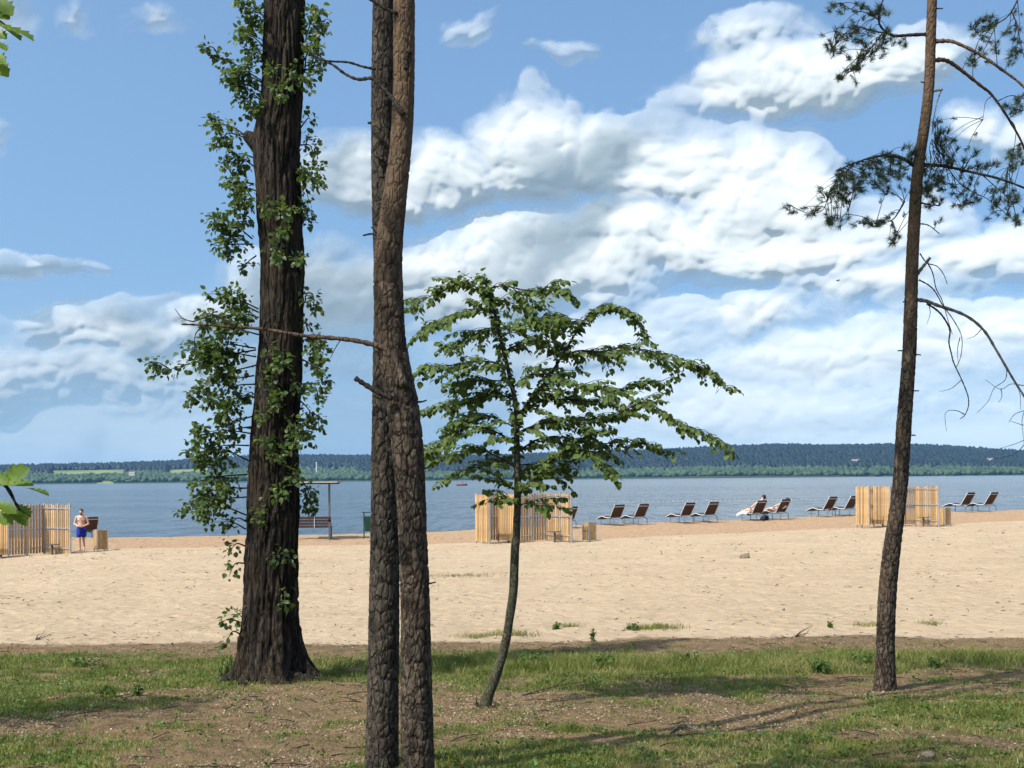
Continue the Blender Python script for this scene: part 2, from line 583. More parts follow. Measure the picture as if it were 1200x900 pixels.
def scatter_mesh(name, tv, tf, pts, sx, sz, jitter, m):
    n, k = len(pts), len(tv)
    ang = RNG.uniform(0, 6.283, n)
    ca, sa = np.cos(ang)[:, None], np.sin(ang)[:, None]
    r = 1 + RNG.uniform(-jitter, jitter, (n, k))
    vx = (tv[None, :, 0] * ca - tv[None, :, 1] * sa) * sx[:, None] * r
    vy = (tv[None, :, 0] * sa + tv[None, :, 1] * ca) * sx[:, None] * r
    vz = tv[None, :, 2] * sz[:, None] * (1 + RNG.uniform(-jitter * .4, jitter * .4, (n, k)))
    v = np.stack([vx + pts[:, 0:1], vy + pts[:, 1:2], vz + pts[:, 2:3]], -1).reshape(-1, 3)
    f = (tf[None] + (np.arange(n) * k)[:, None, None]).reshape(-1, tf.shape[1])
    o = link(name, mesh_np(name, v, f), m)
    return o


def build_woods():
    n = 44000
    t_ = RNG.uniform(-0.62, 0.62, n); y = SHORE + 18 + 1150 * RNG.random(n) ** 1.15
    x = t_ * y
    keep = ~field_mask(x, y)
    x, y, t_ = x[keep], y[keep], t_[keep]
    z = hill_z(x, y)
    px = CX + t_ * F
    mixn = fbm(x / 90, y / 90, 3, 51)
    edge = 150 + 60 * (mixn - 0.5) + np.where(px < 420, 160, 0)
    dec = (y < SHORE + edge) | (mixn > 0.84)
    a = np.linspace(0, 2 * np.pi, 7)[:-1]
    cone = np.concatenate([np.stack([np.cos(a) * .5, np.sin(a) * .5, a * 0 + .15], -1), np.stack([np.cos(a + .5) * .38, np.sin(a + .5) * .38, a * 0 + .72], -1), [[0, 0, 1.0]]])
    i = np.arange(6); j = (i + 1) % 6
    cf = np.concatenate([np.stack([i, j, 6 + i], -1), np.stack([j, 6 + j, 6 + i], -1), np.stack([6 + i, 6 + j, i * 0 + 12], -1)])
    c = ~dec
    o = scatter_mesh('pine_wood', cone, cf, np.stack([x, y, z - 1], -1)[c], RNG.uniform(8, 13, c.sum()), RNG.uniform(10, 16, c.sum()), .3, m_conif)
    tag(o, 'dark pine wood covering the hills of the far shore', 'woods', kind='stuff')
    # broadleaf crowns: lumpy balls
    bm = bmesh.new(); bmesh.ops.create_icosphere(bm, subdivisions=2, radius=0.5)
    bm.verts.ensure_lookup_table(); bv = np.array([q.co[:] for q in bm.verts]); bv[:, 2] += 0.45
    bf = np.array([[q.index for q in f.verts] for f in bm.faces]); bm.free()
    o = scatter_mesh('broadleaf_wood', bv, bf, np.stack([x, y, z - 1], -1)[dec], RNG.uniform(6, 12, dec.sum()), RNG.uniform(5, 11, dec.sum()), .25, m_decid)
    tag(o, 'lighter green belt of broadleaf trees along the far waterline', 'woods', kind='stuff')


build_woods()

# ---- clouds: heaps of vapour about seven kilometres off, lit by the sun ----
PUFFS = [
    (430, 238, 82, 62, 28, 1.0), (540, 228, 95, 62, 36, .9), (650, 200, 85, 85, 50, 1.05), (740, 205, 80, 78, 46, 1.05), (812, 213, 55, 60, 38, .95),
    (885, 235, 78, 86, 75, 1.1), (935, 240, 50, 78, 75, 1.0), (770, 288, 160, 55, 40, 1.0), (640, 310, 150, 65, 62, 1.0), (500, 330, 140, 55, 70, .95),
    (370, 352, 135, 48, 60, .9), (250, 378, 90, 30, 36, .66), (920, 305, 140, 50, 40, .9), (1020, 285, 100, 50, 44, .6),
    (950, 118, 165, 50, 34, .98), (860, 132, 85, 34, 20, .75), (1060, 105, 95, 48, 40, .66), (880, 72, 115, 36, 36, .46), (1110, 185, 48, 32, 26, .62), (1170, 195, 55, 30, 32, .52),
    (880, 372, 140, 28, 30, .58), (1010, 345, 120, 38, 34, .66), (1150, 318, 120, 42, 40, .70), (1000, 425, 280, 40, 50, .56), (1150, 400, 140, 32, 34, .54),
    (680, 405, 190, 40, 50, .56), (140, 400, 130, 34, 50, .60), (60, 335, 75, 20, 14, .52), (110, 450, 260, 36, 40, .46), (800, 480, 380, 36, 40, .46), (300, 430, 200, 30, 40, .48),
    (15, 78, 52, 36, 28, .64), (18, 195, 42, 30, 26, .56), (212, 10, 55, 18, 14, .60), (112, 62, 28, 26, 26, .38), (188, 55, 46, 26, 26, .40),
    (556, 56, 66, 28, 24, .27), (684, 77, 64, 20, 18, .24), (40, 0, 70, 16, 12, .38), (1080, 10, 70, 22, 22, .34),
]
m_cloud, t, b = material('cloud_vapour')
out = t.nodes['Material Output']
al = attr(t, 'cover')
df = t.nodes.new('ShaderNodeBsdfDiffuse'); df.inputs[0].default_value = (0.77, 0.76, 0.735, 1)
tl = t.nodes.new('ShaderNodeBsdfTranslucent'); tl.inputs[0].default_value = (0.92, 0.94, 0.97, 1)
m1 = t.nodes.new('ShaderNodeMixShader'); m1.inputs[0].default_value = 0.34
gn = t.nodes.new('ShaderNodeNewGeometry')
wr = vmath(t, 'NORMALIZE', vmath(t, 'ADD', S(t, gn.outputs['Normal']), tuple(SUN_DIR * 0.25)))   # normals bent sunward to imitate light soaking round the heaps
t.links.new(wr.k, df.inputs['Normal'])
t.links.new(df.outputs[0], m1.inputs[1]); t.links.new(tl.outputs[0], m1.inputs[2])
tp = t.nodes.new('ShaderNodeBsdfTransparent')
m2 = t.nodes.new('ShaderNodeMixShader'); put(t, al, m2.inputs[0])
t.links.new(tp.outputs[0], m2.inputs[1]); t.links.new(m1.outputs[0], m2.inputs[2]); t.links.new(m2.outputs[0], out.inputs[0])
t.nodes.remove(b)


CLOUD_DEPTH = 0.80


def build_clouds():
    step = 0.00085
    az = np.concatenate([-np.linspace(1.5, 0.45, 320, endpoint=False), np.arange(-0.45, 0.45, step), np.linspace(0.45, 1.5, 320)])
    el = np.concatenate([np.arange(0.006, 0.40, step), np.linspace(0.402, 0.62, 90)])
    A, E, f = grid(az, el)
    U, V = A * 1500, E * 1500                                   # picture-sized units: about one per pixel
    wx = fbm(U / 120, V / 95, 4, 61) - 0.5; wy = fbm(U / 120 + 40, V / 95, 4, 62) - 0.5
    ux = U + wx * 80 + (fbm(U / 34, V / 34, 3, 71) - .5) * 26
    vy = V + wy * 46 + (fbm(U / 34 + 9, V / 34, 3, 72) - .5) * 18
    ux = 620 - np.abs(np.mod(ux + 620, 2480) - 1240)            # the same weather all round
    m = np.full(U.shape, -1.0); ey = np.zeros_like(m)
    for (px, py, hw, ht, hb, wgt) in PUFFS:
        da = (ux - (px - 600)) / hw; de = vy - (roll_y(px) - py)
        dv = np.maximum(de, 0) / ht + np.minimum(de, 0) / hb
        q = wgt - (da * da + dv * dv) * (0.55 + 0.45 * wgt)
        h = np.clip(0.5 + 0.5 * (q - m) / 0.25, 0, 1)
        m = m + (q - m) * h + 0.25 * h * (1 - h) * 0.5
    up = (fbm(U / 300, V / 160, 3, 63) - 0.56) * 3.5
    m = np.maximum(m, up - 2.5 * sstep(V, 640, 560))
    # billows: round heads of several sizes
    vv = V + 46 * np.log1p(V / 46.0) * 1.3                       # clouds lower down are farther and look flatter
    a, c_ = U + wx * 60 + (fbm(U / 20, V / 20, 2, 73) - .5) * 10, vv + wy * 40 + (fbm(U / 20 + 7, V / 20, 2, 74) - .5) * 8

    def heads(s, seed):
        d = worley(a / s, c_ / (s * .9), seed)
        return np.sqrt(np.clip(1 - (d / 0.92) ** 2, 0, 1)) - 0.72
    h0, h1, h2, h3, h4 = heads(105, 70), heads(52, 64), heads(25, 65), heads(12, 66), heads(6, 67)
    n1 = fbm(a / 70, c_ / 55, 7, 68, 0.55)
    soft = sstep(fbm(U / 110, V / 70, 3, 69), 0.36, 0.62)         # some edges fray, some stay crisp
    bil = h0 * 0.50 + h1 * 0.58 + h2 * 0.42 + h3 * 0.27 + h4 * 0.15
    d = m * 1.0 + (n1 - 0.5) * (0.75 + 0.5 * soft) + bil * 0.62
    d = d + 0.10 + 0.08 * sstep(V, 330, 120)
    alpha = sstep(d, 0.0, 0.20 + 0.55 * soft) * (0.30 + 0.70 * sstep(V, 0, 170))
    thin = sstep(m, 0.10, 0.75)
    alpha = alpha * (0.40 + 0.60 * thin)
    veil = 0.40 * (1 - sstep(V, 50, 250)) * (0.75 + 0.5 * fbm(U / 240, V / 40, 3, 75))     # thin milky layer low over the lake
    alpha = alpha + (1 - alpha) * np.clip(veil, 0, 1)
    # depth of the heap towards the viewer
    ny, nx = len(el), len(az)

    def blur(q, k):
        q = q.reshape(ny, nx); w = np.hanning(k + 2)[1:-1]; w /= w.sum(); h = k // 2
        q = np.apply_along_axis(lambda r: np.convolve(np.pad(r, h, 'edge'), w, 'valid'), 1, q)
        return np.apply_along_axis(lambda r: np.convolve(np.pad(r, h, 'edge'), w, 'valid'), 0, q).ravel()
    dd = np.clip(d, 0, 1.4)
    shape = 52 * blur(np.clip(m + .15, 0, 1.25), 25) + 30 * blur(np.sqrt(dd + 0.05), 13)
    det = np.minimum(dd + .2, 1.0) * (h0 * 34 + h1 * 27 + h2 * 14 + h3 * 5.0 + (n1 - .5) * 16)
    relief = shape + blur(det, 5)
    relief *= CLOUD_DEPTH * (0.45 + 0.55 * sstep(V, 40, 260))
    R = 7000 - relief
    X, Y, Z = R * np.cos(E) * np.sin(A), R * np.cos(E) * np.cos(A), EYE + R * np.sin(E)
    keep = (alpha[f] > 0.004).any(1)
    f = f[keep]
    used = np.unique(f); re = np.full(len(X), -1); re[used] = np.arange(len(used))
    me = mesh_np('clouds', np.stack([X, Y, Z], -1)[used], re[f], {'cover': alpha[used]})
    o = link('clouds', me, m_cloud, smooth=True)
    tag(o, 'white heaped fair weather clouds over the lake', 'clouds', kind='stuff')
    o.visible_shadow = True


build_clouds()

# ---- the air over the lake ----
m_haze = bpy.data.materials.new('air'); m_haze.use_nodes = True
t = m_haze.node_tree; t.nodes.clear()
pv = t.nodes.new('ShaderNodeVolumePrincipled')
pv.inputs['Color'].default_value = (0.25, 0.54, 1.0, 1); pv.inputs['Density'].default_value = 0.00006
pv.inputs['Anisotropy'].default_value = 0.0
ou = t.nodes.new('ShaderNodeOutputMaterial'); t.links.new(pv.outputs[0], ou.inputs['Volume'])
mb = MB(); mb.box((0, 2400, 45), (9600, 5200, 104))
hz = mb.build('haze', m_haze); hz['kind'] = 'stuff'

# ----------------------------------------------------------------------------------------------
# trees
# ----------------------------------------------------------------------------------------------
def attach(o, root):
    o.parent = root; o.location = -Vector(root.location)
    return o


def bark(name, c_lo, c_hi, c_hue, scale, stretch, z_hi=None, c_top=None):
    m, t, b = material(name)
    p = position(t)
    v = vmath(t, 'MULTIPLY', p, stretch)
    n1 = noise(t, v, scale, 6.0, 0.62, 0.4); n2 = noise(t, p, 3.0, 4.0); n3 = noise(t, v, scale * 4.5, 4.0, 0.6)
    wv = vmath(t, 'ADD', v, vmath(t, 'MULTIPLY', noisec(t, v, scale * 0.8), (0.05, 0.05, 0.05)))
    ed = voro(t, wv, scale * 1.35, 'DISTANCE_TO_EDGE')
    c = mix(t, n1.ss(0.34, 0.66), c_lo, c_hi)
    c = mix(t, ed.ss(0.16, 0.02) * 0.75, c, tuple(q * 0.45 for q in c_lo))
    c = mix(t, n2.ss(0.45, 0.75) * 0.6, c, c_hue)
    c = mix(t, n3.ss(0.55, 0.72) * 0.6, c, tuple(min(1, q * 1.9) for q in c_hi))
    if z_hi:
        x, y, z = sep(t, p)
        c = mix(t, (z + (n2 - 0.5) * 2.0).ss(z_hi[0], z_hi[1]) * n1.lin(0.2, 0.6, 0.45, 1.0), c, c_top)
    put(t, c, b.inputs['Base Color'])
    b.inputs['Roughness'].default_value = 0.9; b.inputs['Specular IOR Level'].default_value = 0.15
    bump(t, b, n1 * 0.7 + n3 * 0.5 + ed.min(0.12) * 3.0, 1.0, 0.022)
    return m


m_pine_bark = bark('pine_bark', (0.028, 0.021, 0.015), (0.105, 0.078, 0.056), (0.075, 0.048, 0.031), 16.0, (1, 1, 0.38), (3.6, 5.8), (0.112, 0.072, 0.044))
m_pine_grey = bark('grey_pine_bark', (0.024, 0.019, 0.015), (0.082, 0.067, 0.051), (0.065, 0.049, 0.034), 16.0, (1, 1, 0.38))
m_poplar_bark = bark('poplar_bark', (0.007, 0.005, 0.004), (0.048, 0.036, 0.026), (0.034, 0.022, 0.010), 15.0, (1, 1, 0.16))
m_linden_bark = bark('linden_bark', (0.045, 0.042, 0.026), (0.095, 0.085, 0.055), (0.07, 0.07, 0.038), 26.0, (1, 1, 0.5))
m_twig = bark('twig_bark', (0.030, 0.024, 0.019), (0.075, 0.058, 0.045), (0.05, 0.042, 0.034), 30.0, (1, 1, 1))
m_dead = bark('dead_wood', (0.13, 0.115, 0.10), (0.27, 0.245, 0.22), (0.10, 0.085, 0.07), 24.0, (1, 1, 1))
m_poplar_leaf = leafy('poplar_leaf', (0.020, 0.040, 0.010), (0.062, 0.095, 0.021), 9.0, 0.28, 0.45)
m_linden_leaf = leafy('linden_leaf', (0.032, 0.060, 0.011), (0.088, 0.122, 0.026), 7.0, 0.24, 0.65)
m_oak_leaf = leafy('oak_leaf', (0.06, 0.11, 0.012), (0.13, 0.20, 0.022), 12.0, 0.42, 0.42)
m_needle = leafy('pine_needle', (0.022, 0.040, 0.018), (0.050, 0.075, 0.034), 8.0, 0.0, 0.5)


def trunk_mesh(prof, D, ang, ring, barkf, flare=None, zmin=None):
    """prof: rows (py, left px, right px) from the top down; becomes a round trunk with barkf(theta, z, r) on it"""
    pr = sorted(((P((l + r) / 2, py, D), (r - l) / 2 / F * D) for py, l, r in prof), key=lambda q: q[0].z)
    zs = np.array([q[0].z for q in pr]); xs = np.array([q[0].x for q in pr]); rs = np.array([q[1] for q in pr])
    lo, hi = (zmin if zmin is not None else zs[0]), zs[-1]
    z = np.arange(lo, hi, ring)
    # smooth interpolation of the traced outline
    def sm(a):
        zz = np.linspace(zs[0], zs[-1], 400); y = np.interp(zz, zs, a)
        k = np.hanning(23); k /= k.sum()
        y = np.convolve(np.pad(y, 11, 'edge'), k, 'valid')
        return np.interp(z, zz, y)
    cx, r = sm(xs), sm(rs)
    th = np.linspace(0, 2 * np.pi, ang, endpoint=False)
    TH, Z = np.meshgrid(th, z); R = np.repeat(r[:, None], ang, 1)
    R = R + barkf(TH, Z, R)
    if flare is not None: R = R * flare(TH, Z)
    yc = D + 0.05 * (fbm(z * 0.5 + 3.3, z * 0, 3, 77) - 0.5)
    X = cx[:, None] + R * np.cos(TH); Y = yc[:, None] + R * np.sin(TH)
    v = np.stack([X, Y, Z], -1).reshape(-1, 3)
    n = len(z); i = np.arange(n * ang).reshape(n, ang); j = np.roll(i, -1, 1)
    f = np.stack([i[:-1], j[:-1], j[1:], i[1:]], -1).reshape(-1, 4)
    return mesh_np('trunk', v, f), (lambda zq: Vector((float(np.interp(zq, z, cx)), D, zq))), (lambda zq: float(np.interp(zq, z, r)))


def pine_plates(amp, n_around, h, seed):
    def g(th, z, r):
        u = th / (2 * np.pi) * n_around
        w = fbm(u * 0.7, z * 3, 3, seed + 9, wrap=None) - 0.5
        d1, d2 = worley(np.mod(u, n_around), z / h + w * 0.8, seed, wrap=n_around, second=True)
        e = sstep(d2 - d1, 0.01, 0.16)
        fine = fbm(u * 4, z * 42, 3, seed + 3, wrap=n_around * 4) - 0.5
        lump = fbm(u * 0.5, z * 2.2, 3, seed + 4, wrap=max(1, n_around // 2)) - 0.5
        am = amp * (1 - 0.5 * sstep(z, 3.4, 6.0))
        return am * (e - 0.85) + fine * am * 0.75 + lump * r * 0.07
    return g


def poplar_ridges(th, z, r):
    n = 24
    u = th / (2 * np.pi) * n
    w = fbm(np.mod(u, n) * 0.5, z * 1.3, 3, 91, wrap=n // 2) - 0.5
    d1, d2 = worley(np.mod(u + w * 1.4, n), z / 0.95 + w * 1.2, 92, wrap=n, second=True)
    e = sstep(d2 - d1, 0.0, 0.34)
    rid = 1 - np.abs(fbm(u + w * 3, z * 1.9, 3, 96, wrap=n) - 0.5) * 3.2
    fine = fbm(u * 2.0, z * 9, 4, 93, wrap=n * 2) - 0.5
    crack = fbm(u * 1.0, z * 14, 2, 97, wrap=n) - 0.5
    lump = fbm(u / 4, z * 1.1, 2, 94, wrap=6) - 0.5
    low = 0.8 + 0.45 * (1 - sstep(z, 1.2, 4.5))
    return low * (0.030 * (e - 0.7) + 0.022 * (rid - 0.4) + 0.016 * fine + 0.010 * crack) + lump * r * 0.14


# leaf outlines: (length, half width, lift), length along x
def leaf_template(rows):
    v = []; f = []
    for (x, w, zl, zr) in rows:
        v += [(x, -w, zr), (x, 0, zl), (x, w, zr)]
    for i in range(len(rows) - 1):
        a = i * 3
        for k in (0, 1):
            f += [(a + k, a + 3 + k, a + 4 + k), (a + k, a + 4 + k, a + 1 + k)]
    return np.array(v, float), np.array(f)


LEAF = leaf_template([(0.0, 0.02, 0, 0), (0.16, 0.33, -0.01, 0.06), (0.45, 0.43, -0.02, 0.09), (0.78, 0.24, -0.06, 0.0), (1.0, 0.0, -0.14, -0.14)])


def leaves(pts, dirs, ups, sizes, tmpl=LEAF):
    v, f = tmpl
    n, k = len(pts), len(v)
    d = dirs / np.linalg.norm(dirs, axis=1, keepdims=True)
    s = np.cross(ups, d); s /= np.maximum(np.linalg.norm(s, axis=1, keepdims=True), 1e-6)
    u = np.cross(d, s)
    q = (v[None, :, 0:1] * d[:, None] + v[None, :, 1:2] * s[:, None] + v[None, :, 2:3] * u[:, None]) * sizes[:, None, None] + pts[:, None]
    return q.reshape(-1, 3), (f[None] + (np.arange(n) * k)[:, None, None]).reshape(-1, 3)


def foliage_object(name, pts, dirs, ups, sizes, m, root, tmpl=LEAF):
    v, f = leaves(np.array(pts), np.array(dirs), np.array(ups), np.array(sizes), tmpl)
    o = link(name, mesh_np(name, v, f), m)
    return attach(o, root)


def rnd(a, b): return random.uniform(a, b)
def rvec(s=1.0): return Vector((random.gauss(0, 1), random.gauss(0, 1), random.gauss(0, 1))) * s


def needles(tufts, per, length, width, spread=0.9):
    """tufts: (point, direction, scale) -> thin blades fanned round each shoot tip"""
    V, Fc = [], []
    for p, d, s in tufts:
        d = Vector(d).normalized(); a = d.orthogonal().normalized(); c = d.cross(a)
        for i in range(per):
            w = rnd(0, 6.283); k = spread * math.sqrt(rnd(0.02, 1))
            q = (d + (a * math.cos(w) + c * math.sin(w)) * k * 1.3).normalized()
            base = Vector(p) - d * rnd(0, 0.07) * s
            L = length * s * rnd(0.7, 1.15)
            side = q.cross(rvec()).normalized() * width * s
            b = len(V)
            V += [tuple(base + side), tuple(base - side), tuple(base + q * L)]; Fc.append((b, b + 1, b + 2))
    return V, Fc


def crown_of_needles(root, base, height, r, n, m=m_needle):
    """the pine's head, well above the picture"""
    tufts = []; mb = MB()
    for i in range(n):
        h = rnd(0, 1); a = rnd(0, 6.283); rr = r * (1.05 - h * 0.8) * math.sqrt(rnd(0.1, 1))
        p = base + Vector((math.cos(a) * rr, math.sin(a) * rr, h * height + 0.15 * rr))
        if i % 3 == 0: mb.tube([base + Vector((0, 0, h * height)), p - Vector((0, 0, 0.05)), p], [0.03, 0.014, 0.005], 5)
        for k in range(3): tufts.append((p + rvec(0.14), Vector((math.cos(a), math.sin(a), 0.8)) + rvec(0.4), rnd(2.0, 3.2)))
    V, Fc = needles(tufts, 16, 0.075, 0.004)
    o = link('crown', mesh_np('crown', V, Fc), m); attach(o, root)
    o = mb.build('crown_branches', m_twig); attach(o, root); o['kind'] = 'stuff'


def branch_obj(root, pts, r0, r1, m, n=7, name='branch', sm=6, knots=True):
    c = cat_rom(pts, sm)
    k = len(c)
    rad = [r0 + (r1 - r0) * (i / (k - 1)) ** 0.8 for i in range(k)]
    if knots: rad = [q * (1 + 0.16 * math.sin(i * 2.3 + r0 * 900) + rnd(-.08, .08)) for i, q in enumerate(rad)]
    mb = MB(); mb.tube(c, rad, n)
    o = mb.build(name, m, None, True)
    tr = [q for q in root.children if q.name.startswith('trunk')]
    if name in ('branch_stub', 'root') and tr: o.parent = tr[0]          # grown from the trunk: a piece of it
    else: attach(o, root)
    return o, c


# ---- old poplar with leafy sprouts on its trunk ----
def build_poplar():
    D = 14.6
    base = P(316, 803, D)
    gz = float(ground_z(base.x, D))
    root = empty('poplar_tree', (base.x, D, gz), 0, 'thick old furrowed poplar trunk with leafy sprouts and flared roots', 'tree')
    prof = [(-105, 313, 353), (0, 308, 359), (100, 306, 357), (140, 301, 355), (160, 295, 354), (200, 297, 353), (250, 299, 356), (300, 303, 359), (400, 302, 356), (500, 293, 352), (560, 290, 352),
            (600, 289, 353), (660, 287, 351), (720, 284, 351), (750, 280, 354), (780, 276, 358), (812, 272, 362), (840, 272, 362)]

    def flare(th, z):
        h = np.clip(z - gz, -0.2, 9)
        lob = 0.5 + 0.5 * np.cos(5 * th + 0.6 + 1.2 * np.sin(2 * th))
        lob = lob ** 1.6 + 0.3 * (fbm(th * 1.4, th * 0 + 3, 2, 95) - 0.5)
        return 1 + np.exp(-h / 0.17) * (0.05 + 0.62 * lob) + np.exp(-h / 0.55) * 0.10 * lob
    prof = [(y, l + (r - l) * .045, r - (r - l) * .045) for y, l, r in prof]
    me, ctr, rad = trunk_mesh(prof, D, 150, 0.016, poplar_ridges, flare, gz - 0.12)
    o = link('trunk', me, m_poplar_bark, None, True); attach(o, root)
    # unseen head, cut short above the view to keep its shadow off the sand
    top = P(333, -105, D)
    mb = MB()
    mb.tube([top - Vector((0, 0, .1)), top + Vector((-.10, .05, .2)), top + Vector((-.16, .1, .42))], [.2, .13, .11], 12)
    mb.tube([top - Vector((0, 0, .1)), top + Vector((.10, -.05, .2)), top + Vector((.15, -.1, .36))], [.18, .13, .1], 12)
    mb.build('unseen_cut_limb', m_poplar_bark, o, True)
    # old branch collar on the left
    mb = MB(); k = P(301, 168, D)
    mb.tube([k + Vector((.12, 0, -.12)), k, P(290, 159, D), P(287, 157, D)], [.13, .10, .065, .05], 10)
    mb.build('branch_stub', m_poplar_bark, o, True)
    # surface roots creeping out
    for (a, L, w) in ((3.4, .55, .07), (4.1, .6, .08), (4.9, .45, .07), (5.6, .8, .085), (2.6, .6, .07)):
        p = []
        for i in range(6):
            s = 0.30 + L * i / 5
            q = Vector((base.x + math.cos(a + 0.12 * i) * s, D + math.sin(a + 0.12 * i) * s, 0))
            q.z = float(ground_z(q.x, q.y)) + 0.05 - 0.02 * i
            p.append(q)
        branch_obj(root, p, w, 0.02, m_poplar_bark, 8, 'root')
    shoots = [((318, 25), (283, 2)), ((318, 30), (292, 30)), ((314, 60), (283, 38)), ((312, 75), (290, 60)), ((312, 98), (253, 65)), ((312, 100), (272, 82)), ((310, 110), (272, 97)), ((310, 122), (288, 118)), ((305, 135), (292, 132)),
              ((355, 60), (370, 12)), ((357, 70), (376, 30)), ((357, 85), (373, 52)), ((352, 95), (373, 76)), ((340, 90), (362, 95)),
              ((290, 160), (245, 146)), ((290, 162), (256, 168)), ((298, 185), (268, 190)), ((298, 195), (272, 210)), ((297, 215), (278, 226)), ((297, 235), (276, 212)), ((298, 250), (279, 236)), ((298, 262), (281, 268)),
              ((296, 280), (245, 256)), ((296, 286), (250, 288)), ((298, 290), (268, 280)), ((300, 300), (285, 315)),
              ((352, 150), (364, 140)), ((352, 170), (368, 192)), ((352, 200), (369, 218)), ((352, 190), (362, 236)), ((354, 240), (362, 262)),
              ((303, 362), (246, 344)), ((303, 366), (270, 362)), ((303, 372), (280, 380)), ((303, 392), (255, 392)), ((300, 410), (184, 438)), ((300, 408), (212, 412)), ((300, 418), (228, 430)), ((300, 428), (240, 446)), ((298, 440), (226, 458)),
              ((300, 450), (248, 468)), ((297, 462), (262, 480)), ((295, 488), (262, 494)), ((295, 508), (232, 508)), ((294, 500), (248, 518)), ((292, 522), (226, 532)), ((292, 540), (232, 536)), ((290, 556), (224, 566)), ((290, 572), (218, 592)), ((292, 582), (238, 600)),
              ((290, 604), (212, 600)), ((290, 612), (262, 628)), ((288, 640), (268, 648)), ((287, 660), (268, 676)), ((288, 620), (250, 612)),
              ((352, 345), (368, 364)), ((352, 380), (370, 396)), ((352, 400), (380, 410)), ((352, 420), (384, 446)), ((352, 450), (378, 462)), ((352, 470), (368, 490)), ((352, 500), (362, 520)), ((352, 560), (366, 600)), ((352, 575), (364, 586)), 
              ((284, 730), (262, 728)), ((283, 744), (264, 758)), ((300, 728), (322, 722)), ((290, 740), (275, 715)),
              ((255, 365), (238, 395)), ((268, 400), (258, 420)), ((280, 560), (262, 585)), ((270, 420), (240, 425))]
    for (a, c) in list(shoots):
        for k in range(2):
            t_ = rnd(.35, .95); q = (a[0] + (c[0] - a[0]) * t_, a[1] + (c[1] - a[1]) * t_)
            L = math.hypot(c[0] - a[0], c[1] - a[1])
            if L > 22 and a[1] < 600: shoots.append((q, (q[0] + (c[0] - a[0]) * rnd(.05, .3) + rnd(-7, 7), q[1] + rnd(-18, 20))))
    fr = [(315, 405), (330, 420), (322, 440), (340, 445), (312, 455), (330, 470), (318, 485), (345, 500), (310, 510), (330, 520), (322, 540), (338, 560), (318, 100), (325, 85), (348, 85), (330, 250), (340, 265), (312, 240), (330, 645), (340, 655), (335, 690), (320, 290), (328, 580), (312, 590), (345, 300)]
    shoots += [((x, y), (x + rnd(-16, 16), y + rnd(-6, 22))) for x, y in fr]
    pts, dirs, ups, sz = [], [], [], []
    tw = MB()
    for n, (a, c) in enumerate(shoots):
        front = n >= len(shoots) - len(fr)
        A = P(a[0], a[1], D - (0.30 if front else 0.0)); d1 = rnd(-.45, .25) if not front else -rnd(.45, .7)
        C = P(c[0], c[1], D + d1)
        mid = A.lerp(C, .5) + Vector((0, 0, .06)) + rvec(.03)
        path = cat_rom([A, mid, C], 6)
        tw.tube(path, [.010 - .007 * i / (len(path) - 1) for i in range(len(path))], 5)
        L = (C - A).length
        k = int((12 + L * 92) * (.5 if a[1] > 606 else .75 if a[0] > 345 else 1))
        for i in range(k):
            t_ = rnd(.12, 1.02) ** 0.85
            j = min(int(t_ * (len(path) - 1)), len(path) - 2)
            q = path[j].lerp(path[j + 1], t_ * (len(path) - 1) - j)
            w = rvec(1.0); w = (w + (C - A).normalized() * .8 + Vector((0, 0, -.25))).normalized()
            off = w * rnd(.02, .06 + .05 * (1 - t_))
            off = off * 1.35; pts.append(tuple(q + off)); dirs.append(tuple((w + rvec(.35)).normalized() + Vector((0, 0, -.3))))
            ups.append(tuple(Vector((0, -.25, 1)) + rvec(.55))); sz.append(random.choice((1, 1, .8, .6)) * rnd(.05, .082))
    attach(tw.build('sprout_twigs', m_twig), root)['kind'] = 'stuff'
    foliage_object('foliage', pts, dirs, ups, sz, m_poplar_leaf, root)


build_poplar()


